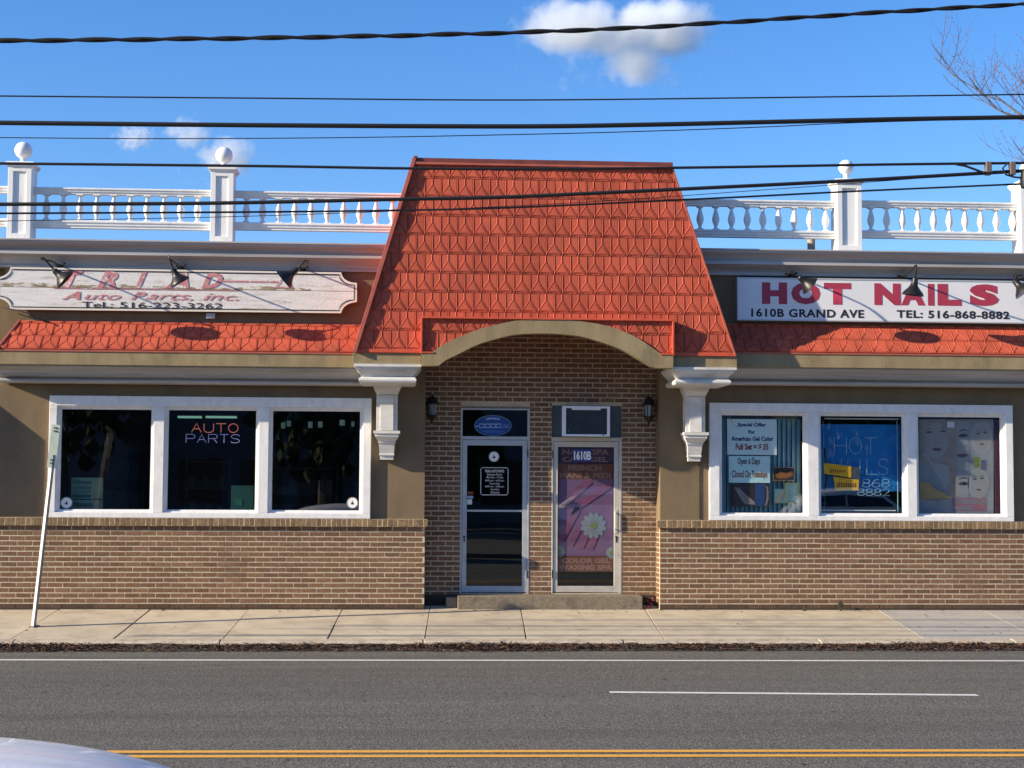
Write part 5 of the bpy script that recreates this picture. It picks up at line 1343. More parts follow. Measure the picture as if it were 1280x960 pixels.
# ---- salon window 2 : blue sheet coloured as mirrored sky, with unlit neon
bf = card('blue_shade', 1026.5, 1126, 530.5, 614, .17, M['bluefilm'], 'bright blue shade filling the middle salon window behind the neon letters', 'shade')
MB().box(aX(1031,523,.12), aX(1124,523,.12), .12, .135, aZ(1076,524.3,.12), aZ(1076,522.8,.12)).build('hanging_rod', M['acwhite'], bf)
nn = empty('neon_sign', (aX(1076,600,.11), .11, aZ(1076,620,.11)), 'unlit pale blue neon tube sign reading HOT NAILS in the middle salon window', 'neon sign')
neon('HOT', 1043, 1096, 547, 567.5, .11, M['neonoff'], nn, r=.005, gap=.25)
neon('NAILS', 1040, 1110, 573.5, 593, .11, M['neonoff'], nn, r=.005, gap=.22)
neon('868', 1078, 1112, 599, 609, .11, M['neonoff'], nn, r=.004, gap=.2)
neon('8882', 1072, 1112, 611, 619.5, .11, M['neonoff'], nn, r=.004, gap=.2)
MB().tube([(aX(1030,600,.13),.13,ZBR+.01),(aX(1030,600,.13),.13,aZ(1030,540,.13))], .004, 5).tube([(aX(1122,600,.13),.13,ZBR+.01),(aX(1122,600,.13),.13,aZ(1122,526,.13))], .006, 5).build('support_wire', M['neonoff'], nn)
MB().box(aX(1027,638,.1), aX(1120,638,.1), .10, .115, aZ(1076,638.6,.1), aZ(1076,637.4,.1)).build('base_rail', M['acwhite'], nn)
def slab_px(name, pts, Y, th, m, parent): return MB().profXZ([at(x, y, Y) for x, y in pts], Y, Y+th).build(name, m, parent)
ys_ = empty('yellow_sign', (aX(1055,612,.085), .085, aZ(1055,612,.085)), 'pair of bright yellow boards in the lower left of the middle salon window', 'sign')  # boards added behind the glass in place of a yellow street reflection
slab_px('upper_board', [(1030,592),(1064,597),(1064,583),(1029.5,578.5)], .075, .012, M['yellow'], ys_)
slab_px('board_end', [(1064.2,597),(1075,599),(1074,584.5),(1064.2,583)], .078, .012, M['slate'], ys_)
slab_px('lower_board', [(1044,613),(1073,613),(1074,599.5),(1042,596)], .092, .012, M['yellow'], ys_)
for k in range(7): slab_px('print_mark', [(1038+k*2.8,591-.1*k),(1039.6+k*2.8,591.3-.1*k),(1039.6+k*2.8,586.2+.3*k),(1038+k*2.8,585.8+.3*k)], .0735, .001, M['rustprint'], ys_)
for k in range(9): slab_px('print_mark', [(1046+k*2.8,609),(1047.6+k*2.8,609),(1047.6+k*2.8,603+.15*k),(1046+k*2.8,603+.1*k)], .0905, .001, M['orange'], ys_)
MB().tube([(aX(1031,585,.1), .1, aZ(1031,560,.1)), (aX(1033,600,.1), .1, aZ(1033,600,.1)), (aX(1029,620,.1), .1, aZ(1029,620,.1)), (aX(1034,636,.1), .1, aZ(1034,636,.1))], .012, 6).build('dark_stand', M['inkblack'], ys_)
# ---- salon window 3 : beauty posters
M['facea'] = pmat('brown_portrait_print', (0.357,0.314,0.275), (0.299,0.228,0.204), 6)
M['faceb'] = pmat('grey_portrait_print', (0.314,0.338,0.357), (0.236,0.259,0.299), 6)
M['eyeline'] = pmat('dark_eye_print', (0.058,0.053,0.062), (0.086,0.077,0.086), 20)
M['lipline'] = pmat('lip_print', (0.163,0.086,0.096), (0.125,0.077,0.096), 20)
M['hairpale'] = pmat('pale_hair_print', (0.361,0.361,0.361), (0.349,0.361,0.361), 16)
M['bandred'] = pmat('muted_rose_band', (0.352,0.154,0.198), (0.286,0.132,0.176), 6)
YW = .12
bp_ = empty('beauty_poster', (aX(1200,640,YW), YW, aZ(1200,640,YW)), 'faded poster of womens faces lips and eyes in the right salon window', 'poster')
rect('sheet', 1149, 1242, 524, 641.5, YW, M['faceb'], bp_)
rect('print_band', 1150, 1186, 526, 580, YW-.002, M['facea'], bp_)
rect('print_band', 1186, 1196, 526, 622, YW-.002, M['facea'], bp_)
rect('print_band', 1190, 1233, 622, 639, YW-.002, M['bandred'], bp_)
text_px('EXTENSION', 1193, 1234, 624, 630, YW-.004, M['palepetal'], bp_, bold=.03, name='printed_text')
text_px('WAXING', 1186, 1216, 632, 638, YW-.004, M['palepetal'], bp_, bold=.03, name='printed_text')
M['faceclight'] = pmat('light_skin_print', (0.340,0.340,0.322), (0.340,0.307,0.269), 9)
M['faceblight'] = pmat('cool_skin_print', (0.332,0.332,0.332), (0.321,0.332,0.332), 9)
def oval(cx_, cy_, rx, ry, Y, m, parent, nm, a0=0, a1=2*PI, n=20):
    flat(nm, [(cx_+rx*math.cos(a0+(a1-a0)*k/n), cy_+ry*math.sin(a0+(a1-a0)*k/n)) for k in range(n)], Y, m, parent)
oval(1170, 551, 14.5, 23, YW-.003, M['faceclight'], bp_, 'face_print')
def eye(x, y, s, parent, Y):
    flat('eye_print', [(x-s,y),(x-s*.4,y-s*.36),(x+s*.3,y-s*.42),(x+s,y-.1*s),(x+s*.4,y+s*.22),(x-s*.4,y+s*.26)], Y, M['eyeline'], parent)
    flat('brow_print', [(x-s*1.1,y-s*.75),(x,y-s*1.25),(x+s*1.1,y-s*.95),(x,y-s*.98)], Y, M['eyeline'], parent)
def lips(x, y, s, parent, Y):
    flat('lip_print', [(x-s,y),(x-s*.4,y-s*.3),(x,y-s*.2),(x+s*.4,y-s*.3),(x+s,y),(x+s*.4,y+s*.36),(x-s*.4,y+s*.36)], Y, M['lipline'], parent)
eye(1161.5, 540.5, 4, bp_, YW-.0045); eye(1179, 539, 4, bp_, YW-.0045); lips(1171, 561.5, 6.5, bp_, YW-.0045)
flat('nose_print', [(1168,547),(1169,554),(1172,556),(1175,554),(1171.5,553)], YW-.0045, M['facea'], bp_)
for (y0, y1) in ((526,557),(559,588),(590,620)): rect('print_panel', 1196, 1211, y0, y1, YW-.003, M['faceblight'], bp_)
eye(1204, 545, 7, bp_, YW-.005); lips(1203, 569, 7.5, bp_, YW-.005); eye(1204, 605, 7, bp_, YW-.005)
oval(1205.5, 604.5, 1.8, 2, YW-.0065, M['inkblack'], bp_, 'pupil_print')
for (cx_, cy_, rx, ry) in ((1227,547,10,17), (1223,604,10,16)):
    oval(cx_, cy_, rx+3.5, ry+3, YW-.003, M['hairpale'], bp_, 'hair_print'); oval(cx_, cy_, rx, ry, YW-.005, M['faceblight'], bp_, 'face_print')
    eye(cx_-4.5, cy_-5, 3, bp_, YW-.0065); eye(cx_+4.5, cy_-6, 3, bp_, YW-.0065); lips(cx_+.5, cy_+8, 3.4, bp_, YW-.0065)
flat('hair_print', [(1151,566),(1160,575),(1168,590),(1176,600),(1181,612),(1187,600),(1186,582),(1176,580),(1165,578),(1158,566)], YW-.0045, M['hairpale'], bp_)
sg1 = card('price_tag', 1184, 1193, 527, 534.5, YW-.03, M['whitepaper'], 'small white tag taped near the top of the beauty poster', 'tag')
sg2 = card('sticky_note', 1218.5, 1225, 571.5, 584, YW-.03, M['petalyellow'], 'small yellow note stuck on the beauty poster', 'note')
mb = MB(); pts = [(1149.5,602),(1162,603),(1167,610),(1180,616),(1190,623),(1151,623.5)]
yn = MB().profXZ([at(x, y, YW-.03) for x, y in pts], YW-.03, YW-.028).build('folded_paper', mat('ochre_paper', (0.46,0.32,0.14), (0.38,0.27,0.12), scale=14, rough=.8, stain=(0.2,0.13,0.06), stain_scale=22, stain_lo=.6, stain_hi=.66))
tag(yn, 'torn ochre paper in the lower left of the right salon window', 'paper')
cu = MB().box(aX(1243,580,YW), aX(1250,580,YW), YW-.02, YW+.02, ZBR-.01, ZTR-.03).build('curtain_edge', M['plum'])
tag(cu, 'narrow dark curtain edge at the right side of the right salon window', 'curtain')

# ================================================================= LEANING STREET SIGN
bx_, by_ = ground(41, 785, -.11)
bx_, by_ = -4.745, -1.30
tx_, tz_ = at(70.5, 533, -1.62); ty_ = -1.62
SP = empty('street_sign_post', (bx_, by_, by_*SL), 'leaning white metal post with a faded narrow sign at the left edge of the pavement', 'street sign')
pb, pt = Vector((bx_, by_, by_*SL-.05)), Vector((tx_, ty_, tz_)); dirp = (pt-pb).normalized()
pu = Vector((1,0,0)); pu = (pu-dirp*pu.dot(dirp)).normalized(); pv = dirp.cross(pu)
def chan(mb, w, d, off, a, b, sk=0):
    P = []
    for q in (a, b):
        for (s, t) in ((-w/2+off,-d+sk),(w/2+off,-d),(w/2+off,0),(-w/2+off,sk)): P.append(q+pu*s+pv*t)
    mb.poly(P, [(0,3,2,1),(4,5,6,7),(0,1,5,4),(1,2,6,5),(2,3,7,6),(3,0,4,7)])
m1 = MB(); chan(m1, .040, .024, -.014, pb, pt-dirp*.05, .045); m1.build('post', M['galv'], SP)
m1 = MB(); chan(m1, .022, .034, .018, pb, pt-dirp*.35); m1.build('post_channel', M['postdark'], SP)
q0, q1 = pt-dirp*.52, pt+dirp*.02
m1 = MB(); P = []
for yo in (-.030, -.026):
    for q, s in ((q0,-1),(q0,1),(q1,1),(q1,-1)): P.append(q+pu*(.052*s)+Vector((0,yo,0)))
m1.poly(P, [(0,1,2,3),(7,6,5,4),(0,4,5,1),(1,5,6,2),(2,6,7,3),(3,7,4,0)]).build('sign_plate', M['signgreen'], SP)
m1 = MB()
for t in (.06, .46):
    for s in (-.012, .014):
        for dz in (-.02, .02):
            c = q1-dirp*(t+dz)+pu*s+Vector((0,-.033,0)); m1.box(c.x-.008, c.x+.008, c.y-.003, c.y, c.z-.009, c.z+.009)
m1.build('faded_print', M['inkblack'], SP)
m1 = MB()
for i in range(16):
    a = rl.random()*2*PI; r = rl.uniform(.03,.09); x, y = bx_+r*math.cos(a), by_+r*math.sin(a)*.7
    m1.box(x-.012, x+.012, y-.012, y+.012, y*SL-.01, y*SL+rl.uniform(.01,.025))
m1.build('broken_footing', M['curb'], SP)

# weeds along the wall foot
def weed(px, py, h, label, n=12, m=M['weed']):
    x, y = aX(px, py, -.06), -.06; e = empty('weed', (x, y, y*SL), label, 'weed', None); mb = MB(); r = random.Random(px)
    for i in range(n):
        a = r.uniform(0, 2*PI); t = r.uniform(.1,.5); p = [Vector((x, y, y*SL-.005))]
        hh = h*r.uniform(.5,1)
        for k in range(1, 4): p.append(Vector((x+math.cos(a)*t*hh*k/3*.5, y+math.sin(a)*t*hh*k/3*.3-.01, y*SL+hh*k/3)))
        mb.tube(p, [.004,.004,.003,.001], 4)
        for k in range(4):
            c = p[1+k % 3]+Vector((r.uniform(-.02,.02), -.005, r.uniform(-.02,.02))); s = r.uniform(.008,.018)
            mb.poly([c+Vector((-s,0,0)), c+Vector((0,-.004,-s)), c+Vector((s,0,.2*s)), c+Vector((0,.004,s))], [(0,1,2,3)])
    mb.build('stems', m, e)
weed(1051.5, 763, .15, 'dry dark weed at the wall foot under the middle salon window', 14)
weed(1005, 764, .05, 'low flat weed at the wall foot left of the dry weed', 9)
rf = empty('flower_scrap', (aX(812,757,.1), .1, .01), 'small red scrap heap in the gap right of the door step', 'litter'); mb = MB()
for i in range(9):
    x = aX(812,757,.1)+rl.uniform(-.05,.05); z = .02+rl.random()*.14; s = .014
    mb.poly([(x-s,.08+rl.random()*.06,z),(x,.08,z-s),(x+s,.1,z),(x,.1,z+s)], [(0,1,2,3)])
mb.build('scraps', M['redflower'], rf)

# ================================================================= OVERHEAD WIRES
def wire(pts, w, Y, label, name='cable', sub=24, parent=None):
    """readings along the wire; w in metres thick"""
    P = []
    for i in range(len(pts)-1):
        p0, p1, p2, p3 = pts[max(i-1,0)], pts[i], pts[i+1], pts[min(i+2,len(pts)-1)]
        for k in range(6):
            t = k/6; P.append(tuple(.5*((2*p1[j])+(-p0[j]+p2[j])*t+(2*p0[j]-5*p1[j]+4*p2[j]-p3[j])*t*t+(-p0[j]+3*p1[j]-3*p2[j]+p3[j])*t**3) for j in (0,1)))
    P.append(pts[-1])
    sa = (P[6][1]-P[0][1])/(P[6][0]-P[0][0]); sb_ = (P[-1][1]-P[-7][1])/(P[-1][0]-P[-7][0])
    P = [(P[0][0]-1400, P[0][1]-1400*sa-40)]+P+[(P[-1][0]+1100, P[-1][1]+1100*sb_-10)]
    W_ = []
    for x, y in P:
        X, Z = at(x, y, Y); W_.append(Vector((X, Y, Z)))
    o = MB().tube(W_, w/2*WK, 8).build(name, M['cable'], parent, smooth=True)
    if label: tag(o, label, 'cable', 'overhead cables')
    return W_
YWR = -5.2; WK = .85
k = (CAM_D+YWR)/FPX     # metres per pixel near the wires
# topmost: a twisted pair
cpts = [(-1400,30),(-60,51),(0,51),(160,49.5),(330,47.5),(500,44.5),(640,41),(780,35.5),(900,28.5),(1100,15.5),(1280,5),(1340,1),(2400,-60)]
base = []
for i in range(len(cpts)-1):
    for t in range(40):
        f = t/40; base.append((cpts[i][0]+(cpts[i+1][0]-cpts[i][0])*f, cpts[i][1]+(cpts[i+1][1]-cpts[i][1])*f))
tw = empty('twisted_cable', (*[at(640,41,YWR)[0], YWR], at(640,41,YWR)[1]), 'topmost overhead cable, a thick twisted black pair', 'cable', 'overhead cables')
for ph, rad in ((0,.017),(PI,.013)):
    path = []
    for (x, y) in base:
        X, Z = at(x, y, YWR); a = X*7.0/1.0+ph; path.append((X, YWR+.016*math.cos(a), Z+.012*math.sin(a)))
    MB().tube(path, rad, 6).build('strand', M['cable'], tw, smooth=True)
wire([(-60,119.5),(0,120),(320,122.7),(640,125),(960,122),(1280,118),(1340,117)], .019, YWR, 'second overhead cable from the top, thin and nearly level')
wire([(-60,153),(0,153.5),(320,156.5),(640,158),(800,156),(960,152.5),(1120,149),(1280,146.5),(1340,146)], .058, YWR, 'thickest overhead cable, third from the top')
wire([(-60,171.5),(0,172),(200,173.3),(430,172),(640,168.3),(800,164.3),(960,158.5),(1080,153),(1340,146)], .012, YWR+.04, 'hair thin overhead cable sagging just under the thickest one')
wire([(-60,203.5),(0,204.3),(320,207.5),(520,210.6),(700,211),(900,209),(1100,205.7),(1280,203.7),(1340,203)], .034, YWR, 'medium overhead cable crossing the top of the red tower')
wire([(-60,256),(0,255.3),(260,254),(500,249),(640,246),(900,234),(1060,226),(1280,213.5),(1340,210)], .046, YWR, 'thick overhead cable crossing the balustrade and rising to the right')
wire([(-60,267),(0,266.7),(320,265),(500,262.8),(640,259.5),(900,247.5),(1060,239.5),(1275,230),(1340,227)], .024, YWR+.05, 'medium overhead cable just below the thick one across the balustrade')
wire([(-60,277),(0,276.3),(320,270),(680,255.6),(960,237),(1200,219),(1280,213.8),(1340,211)], .009, YWR+.08, 'finest overhead cable rising from the lower left to the cable joint')
jn = empty('cable_joint', (aX(1255,212,YWR), YWR, aZ(1255,215,YWR)), 'black cable joint with two spacer clamps at the right edge of the sky', 'cable joint')
for px in (1235, 1265):
    a = at(px, 202.5, YWR); b = at(px, 219, YWR); MB().box(a[0]-.03, a[0]+.03, YWR-.035, YWR+.035, b[1], a[1]).build('spacer_clamp', M['clamp'], jn, bevel=.008)
p = [at(x, y, YWR) for x, y in ((1193,206),(1205,208),(1216,212),(1228,216.5),(1240,217))]
MB().tube([(a, YWR-.03, b) for a, b in p], .012, 6).build('branch_wire', M['cable'], jn)
p = [at(x, y, YWR) for x, y in ((1258,205),(1252,211),(1256,219),(1266,222),(1276,223))]
MB().tube([(a, YWR-.03, b) for a, b in p], .010, 6).build('branch_wire', M['cable'], jn)
a = at(1284, 224, YWR); MB().lathe((a[0], YWR-.02, a[1]-.11), [(.03,0),(.075,.02),(.08,.1),(.07,.19),(.03,.22)], 12).build('splice_case', M['black'], jn, smooth=True)

# ================================================================= BARE TREE behind the building on the right
def limb(p, d, L, r, lev, rt, tk, cr, bd):
    n = 5; path = [p]; q = p.copy(); dd = d.copy()
    for i in range(n):
        dd = (dd+Vector((rt.uniform(-.16,.16), rt.uniform(-.16,.16), rt.uniform(-.02,.14)+(.10 if lev >= 3 else 0)))).normalized(); q = q+dd*L/n; path.append(q.copy())
    r1 = r*(.55 if lev < 5 else .3)
    (tk if lev <= 1 else cr).tube(path, [r+(r1-r)*i/n for i in range(n+1)], 7 if lev <= 1 else (5 if lev < 3 else 3))
    if lev >= 5:
        for i in range(1, n+1):
            if rt.random() < .85:
                c = path[i]+Vector((rt.uniform(-.02,.02), rt.uniform(-.02,.02), rt.uniform(-.02,.02))); s = rt.uniform(.008,.018)
                bd.poly([c+Vector((s,0,0)), c+Vector((-s,0,0)), c+Vector((0,0,s*1.3)), c+Vector((0,s,-s*.6)), c+Vector((0,-s,-s*.6))], [(0,2,4),(2,1,4),(0,3,2),(3,1,2),(0,4,3),(1,3,4)])
        return
    kids = {0:10, 1:6, 2:5, 3:5, 4:4}[lev]
    for k in range(kids):
        t = .28+.72*(k+rt.random()*.6)/kids; i = min(n-1, int(t*n)); o = path[i]+(path[i+1]-path[i])*(t*n-i)
        a = rt.uniform(0, 2*PI); side = Vector((math.cos(a), math.sin(a), rt.uniform(-.15,.35)))
        nd = (dd*.55+side*.85).normalized(); limb(o, nd, L*rt.uniform(.48,.66), max(.0045, r*(.34 if lev == 0 else .5)), lev+1, rt, tk, cr, bd)
def bare_tree(TX, TY, L, r, seed, label):
    tree = empty('bare_tree', (TX, TY, -.4), label, 'tree', 'bare trees behind the building'); tk = MB(); cr = MB(); bd = MB()
    limb(Vector((TX, TY, -.4)), Vector((0,0,1)), L, r, 0, random.Random(seed), tk, cr, bd)
    tk.build('trunk', M['bark'], tree, smooth=True); cr.build('branches', M['bark'], tree); bd.build('buds', M['bud'], tree)
bare_tree(19.7, 11.0, 8.8, .22, 21, 'taller bare tree with reddish buds reaching in at the top right corner')
bare_tree(16.2, 14.5, 5.4, .14, 5, 'lower bare tree whose twigs show behind the right end of the balustrade')

# ================================================================= CARS
def car(name, X, Y, z, facing, paint, label, lift=1.0, parent_group=None):
    """facing +1: nose towards +X"""
    e = empty(name, (X, Y, z), label, 'car', parent_group)
    s = facing
    st = [(-2.30,.50,.62,.60),(-2.26,.34,.88,.74),(-2.05,.26,1.02,.84),(-1.5,.24,1.06,.89),(-.8,.22,1.00,.91),(.3,.22,.98,.91),(1.0,.22,.97,.90),(1.35,.23,.93,.88),(1.9,.25,.84,.83),(2.18,.30,.74,.74),(2.30,.42,.62,.58)]
    pts = []; fs = []
    for (x, zb, zt_, w) in st:
        zt_ *= lift
        sec = [(w*.90,zb),(w,zb+.12),(w*1.0,zb+(zt_-zb)*.55),(w*.965,zb+(zt_-zb)*.84),(w*.86,zt_-.02),(w*.55,zt_+.012),(0,zt_+.03)]
        sec = sec+[(-a, b) for a, b in reversed(sec[:-1])]
        for (a, b) in sec: pts.append((X+s*x, Y+a, z+b))
    m_ = 13
    for i in range(len(st)-1):
        for k2 in range(m_-1): fs.append((i*m_+k2, i*m_+k2+1, (i+1)*m_+k2+1, (i+1)*m_+k2))
        fs.append((i*m_+m_-1, i*m_, (i+1)*m_, (i+1)*m_+m_-1))
    fs += [tuple(range(m_)), tuple((len(st)-1)*m_+k2 for k2 in range(m_-1, -1, -1))]
    o = MB().poly(pts, fs).build('body', paint, e, smooth=True)
    sb = o.modifiers.new('sub', 'SUBSURF'); sb.levels = 2; sb.render_levels = 2
    # cabin: painted shell with glass set on it
    cb = [(-2.15,.97,.70),(-1.7,1.27,.67),(-1.2,1.40,.66),(-.4,1.45,.66),(.25,1.445,.67),(.68,1.385,.68),(1.0,1.22,.70),(1.55,.92,.76)]
    pts = []; fs = []; m_ = 9
    for (x, zt_, w) in cb:
        zt_ *= lift; low = .86*lift
        sh_ = max(low+.02, zt_-.13)
        for (a, b) in ((.87,low),(.85,low+.02 if zt_ < 1.0 else .98*lift),(w+.07,sh_),(w*.86,zt_-.015),(0,zt_+.012),(-w*.86,zt_-.015),(-w-.07,sh_),(-.85,low+.02 if zt_ < 1.0 else .98*lift),(-.87,low)): pts.append((X+s*x, Y+a, z+b))
    for i in range(len(cb)-1):
        for k2 in range(m_-1): fs.append((i*m_+k2, i*m_+k2+1, (i+1)*m_+k2+1, (i+1)*m_+k2))
    fs += [tuple(range(m_)), tuple((len(cb)-1)*m_+k2 for k2 in range(m_-1, -1, -1))]
    o = MB().poly(pts, fs).build('cabin', paint, e, smooth=True)
    sb = o.modifiers.new('sub', 'SUBSURF'); sb.levels = 3; sb.render_levels = 3
    for sy in (-1, 1):
        for seg in (((-1.60,.95),(-.42,.95),(-.42,1.25),(-1.36,1.20)), ((-.34,.95),(1.15,.95),(.80,1.18),(-.34,1.25))):
            P = [(X+s*x, Y+sy*(.885 if zz < 1 else .815), z+zz*lift) for x, zz in seg]
            MB().extr(P, (0, -sy*.05, 0)).build('side_window', M['carglass'], e)
    for nm, x0_, x1_, z0_, z1_ in (('windscreen', .98, 1.42, 1.255, 1.045), ('rear_window', -1.62, -2.02, 1.285, 1.075)):
        g = [(X+s*x0_, Y+q, z+(z0_-dz)*lift) for q, dz in ((-.48,.065),(-.25,.02),(0,.0),(.25,.02),(.48,.065))]+[(X+s*x1_, Y+q, z+(z1_-dz)*lift) for q, dz in ((.56,.05),(.28,.01),(0,-.005),(-.28,.01),(-.56,.05))]
        n_ = 10; g2 = [(a, b, c-.03) for a, b, c in g]
        MB().poly(g+g2, [(k, k+1, 8-k, 9-k) for k in range(4)]+[(n_+9-k, n_+8-k, n_+k+1, n_+k) for k in range(4)]+[(k, n_+k, n_+(k+1) % n_, (k+1) % n_) for k in range(n_)]).build(nm, M['carglass'], e, smooth=True)
    for wx in (-1.38, 1.40):
        for sy in (-1, 1):
            w_ = MB().lathe((X+s*wx, Y+sy*.70, z+.33), [(.20,0),(.32,.01),(.335,.05),(.335,.17),(.32,.21),(.22,.215)], 24, (0,sy,0)).build('wheel', M['rubber'], e, smooth=True)
            MB().lathe((X+s*wx, Y+sy*.90, z+.33), [(.21,0),(.20,.012),(.06,.02),(.02,.03)], 20, (0,sy,0)).build('rim', M['rim'], w_)
    for sy in (-1, 1):
        MB().lathe((X+s*2.16, Y+sy*.56, z+.62), [(.10,0),(.09,.05),(.03,.10)], 12, (s,sy*.3,0)).build('headlight', M['lightclear'], e)
        MB().lathe((X-s*2.20, Y+sy*.60, z+.74), [(.09,0),(.08,.05),(.02,.08)], 12, (-s,sy*.3,0)).build('tail_light', M['lightred'], e)
    return e
# the car parked at the near kerb, its bonnet reaching into the lower left corner
car('parked_car', -1.32, -17.5, ROADZ-.0, 1, M['paint'], 'pale silver car whose roof curves into the lower left corner of the photo', lift=0.995)
# ================================================================= ACROSS THE STREET (seen only mirrored in the glass)
MB().box(-60, 60, -60, -18.6, -.41, ROADZ+.12).build('far_parking_lot', M['asphalt'])['kind'] = 'structure'
car('parked_car', 14.3, -29.0, ROADZ+.12, 1, M['carwhite'], 'white car parked across the street, mirrored in the salon window', lift=1.2)
car('parked_car', 6.1, -29.0, ROADZ+.12, -1, M['carwhite'], 'white car parked across the street, mirrored in the salon door', lift=1.2)
def far_building(x0, x1, y0, h, m, label):
    e = empty('far_building', ((x0+x1)/2, y0, 0), label, 'building', 'buildings across the street')
    MB().box(x0, x1, y0-8, y0, -.3, h).box(x0-.2, x1+.2, y0-.2, y0+.3, h, h+.35).build('wall', m, e)
    x = x0+.8
    while x < x1-2.2:
        MB().box(x, x+1.8, y0+.001, y0+.05, .7, min(h-.6, 2.6)).build('window', M['farwin'], e); x += 2.6
far_building(-38, -12, -44, 6.4, M['farwall'], 'grey shop across the street, mirrored in the auto parts windows')
far_building(-11, 5.5, -46, 6.2, M['farwall'], 'grey shop across the street, mirrored in the doors')
far_building(6.5, 42, -48, 6.6, M['farwall'], 'long grey shop across the street, mirrored in the salon windows')
def far_tree(x, y, h, r, seed, label):
    e = empty('far_tree', (x, y, -.3), label, 'tree', 'trees across the street'); rr = random.Random(seed)
    t_ = MB().tube([(x,y,-.3),(x+.1,y,h*.4),(x,y,h*.8)], [.3,.2,.06], 8); t_.build('trunk', M['bark'], e)
    mb = MB()
    for i in range(900):
        v = Vector((rr.gauss(0,1), rr.gauss(0,1), rr.gauss(0,1))).normalized()*rr.random()**.4
        c = Vector((x+v.x*r, y+v.y*r, h*.58+v.z*h*.42)); s = rr.uniform(.15,.4); a = rr.uniform(0, 2*PI)
        mb.poly([c+Vector((math.cos(a)*s,math.sin(a)*s,0)), c+Vector((0,0,s)), c+Vector((-math.cos(a)*s,-math.sin(a)*s,0)), c+Vector((0,0,-s))], [(0,1,2,3)])
    mb.build('crown', M['evergreen'], e)
far_tree(-13, -36, 11, 3.6, 1, 'dark tree across the street, mirrored left in the first shop window')
far_tree(-3.5, -38, 10, 3.2, 2, 'dark tree across the street, mirrored in the third shop window')
far_tree(1.5, -41, 5, 2.0, 3, 'dark tree across the street, mirrored above the doors')
far_tree(17, -40, 9, 3.2, 4, 'dark tree across the street, mirrored in the right salon window')

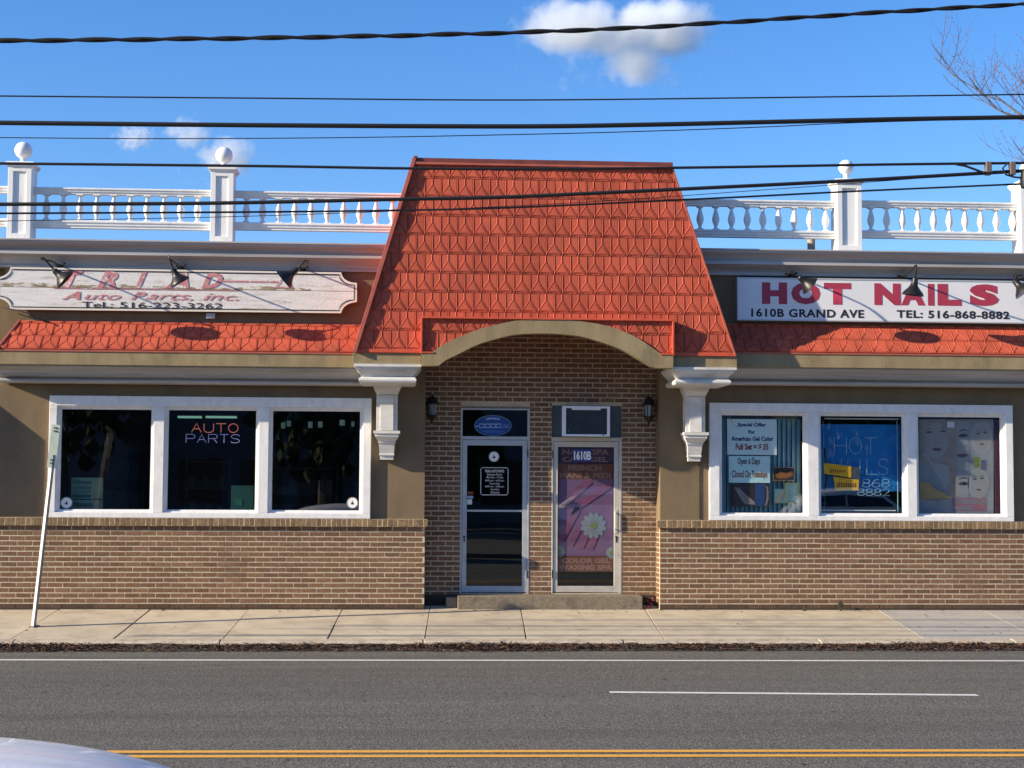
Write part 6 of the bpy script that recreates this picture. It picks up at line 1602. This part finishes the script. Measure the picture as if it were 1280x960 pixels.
# ================================================================= CLOUDS
def cloud(px, py, w, h, blobs, dist, seed, dens, label, wisp=2.4):
    k = dist/FPX; c = Vector((0,-CAM_D,CAM_H))+_ray(px, py)*dist
    mb = MB(); n = 20; lst = []
    W_, H_ = w*k/2, h*k/2; D_ = W_*.6
    pts = []; fs = []
    for i in range(n+1):
        for j in range(2*n):
            a = PI*i/n; b = PI*j/n; pts.append((W_*math.sin(a)*math.cos(b), D_*math.sin(a)*math.sin(b), H_*math.cos(a)))
    for i in range(n):
        for j in range(2*n): fs.append((i*2*n+j, i*2*n+(j+1) % (2*n), (i+1)*2*n+(j+1) % (2*n), (i+1)*2*n+j))
    mb.poly(pts, fs); me = mb.mesh('cloud', [])
    m = bpy.data.materials.new('cloud_vapour'); m.use_nodes = True; nt = m.node_tree; nt.nodes.clear(); L = nt.links.new
    out = N(nt, 'ShaderNodeOutputMaterial'); pv_ = N(nt, 'ShaderNodeVolumePrincipled')
    pv_.inputs['Color'].default_value = (.93,.965,1.0,1); pv_.inputs['Anisotropy'].default_value = 0.0
    L(pv_.outputs[0], out.inputs['Volume'])
    tc = N(nt, 'ShaderNodeTexCoord'); total = None
    for (bx1, bz1, rx, rz, amp) in blobs:      # in units of half width / half height
        mp = N(nt, 'ShaderNodeMapping', vector_type='TEXTURE')
        mp.inputs['Location'].default_value = (bx1*W_, 0, bz1*H_); mp.inputs['Scale'].default_value = (rx*W_, D_*.9*max(rx,.4), rz*H_)
        L(tc.outputs['Object'], mp.inputs[0]); ln = N(nt, 'ShaderNodeVectorMath', operation='LENGTH'); L(mp.outputs[0], ln.inputs[0])
        mr = N(nt, 'ShaderNodeMapRange', interpolation_type='SMOOTHSTEP'); mr.inputs[1].default_value = 1.0; mr.inputs[2].default_value = .25; mr.inputs[3].default_value = 0; mr.inputs[4].default_value = amp
        L(ln.outputs[1 if 'Value' not in ln.outputs else 'Value'], mr.inputs[0])
        if total is None: total = mr.outputs[0]
        else:
            ad = N(nt, 'ShaderNodeMath', operation='MAXIMUM'); L(total, ad.inputs[0]); L(mr.outputs[0], ad.inputs[1]); total = ad.outputs[0]
    nz = N(nt, 'ShaderNodeTexNoise'); nz.inputs['Scale'].default_value = 4.2/W_; nz.inputs['Detail'].default_value = 5; nz.inputs['Roughness'].default_value = .6
    mo = N(nt, 'ShaderNodeMapping'); mo.inputs['Location'].default_value = (seed*37.1, seed*11.7, 0); L(tc.outputs['Object'], mo.inputs[0]); L(mo.outputs[0], nz.inputs['Vector'])
    ma = N(nt, 'ShaderNodeMath', operation='MULTIPLY_ADD'); ma.inputs[1].default_value = wisp; ma.inputs[2].default_value = -wisp*.645; L(nz.outputs['Fac'], ma.inputs[0])
    ad = N(nt, 'ShaderNodeMath', operation='ADD'); L(total, ad.inputs[0]); L(ma.outputs[0], ad.inputs[1])
    mu = N(nt, 'ShaderNodeMath', operation='MULTIPLY'); mu.inputs[1].default_value = dens; mu.use_clamp = False
    mxx = N(nt, 'ShaderNodeMath', operation='MAXIMUM'); mxx.inputs[1].default_value = 0; L(ad.outputs[0], mxx.inputs[0]); L(mxx.outputs[0], mu.inputs[0]); L(mu.outputs[0], pv_.inputs['Density'])
    me.materials.append(m)
    o = link('cloud', me, None, c); tag(o, label, 'cloud', 'clouds'); return o
cloud(774, 52, 292, 164, [(-.36,.22,.66,.62,1.25),(.32,.22,.72,.66,1.3),(.13,-.30,.40,.62,1.2),(-.05,.05,.5,.5,1.2)], 1500, 1, .07, 'large white fluffy cloud at the top above the red tower')
cloud(165, 172, 70, 50, [(.1,0,1,1,1.5)], 1500, 2, .07, 'small wispy cloud left of the two wisps by the second post', 4.5)
cloud(262, 187, 160, 95, [(.3,-.2,.68,.78,1.6),(-.35,.42,.6,.55,1.3)], 1500, 3, .06, 'soft wispy cloud behind the second ball topped post', 4.0)
print('tiles', tile_n[0], 'bricks', len(brick_jobs))
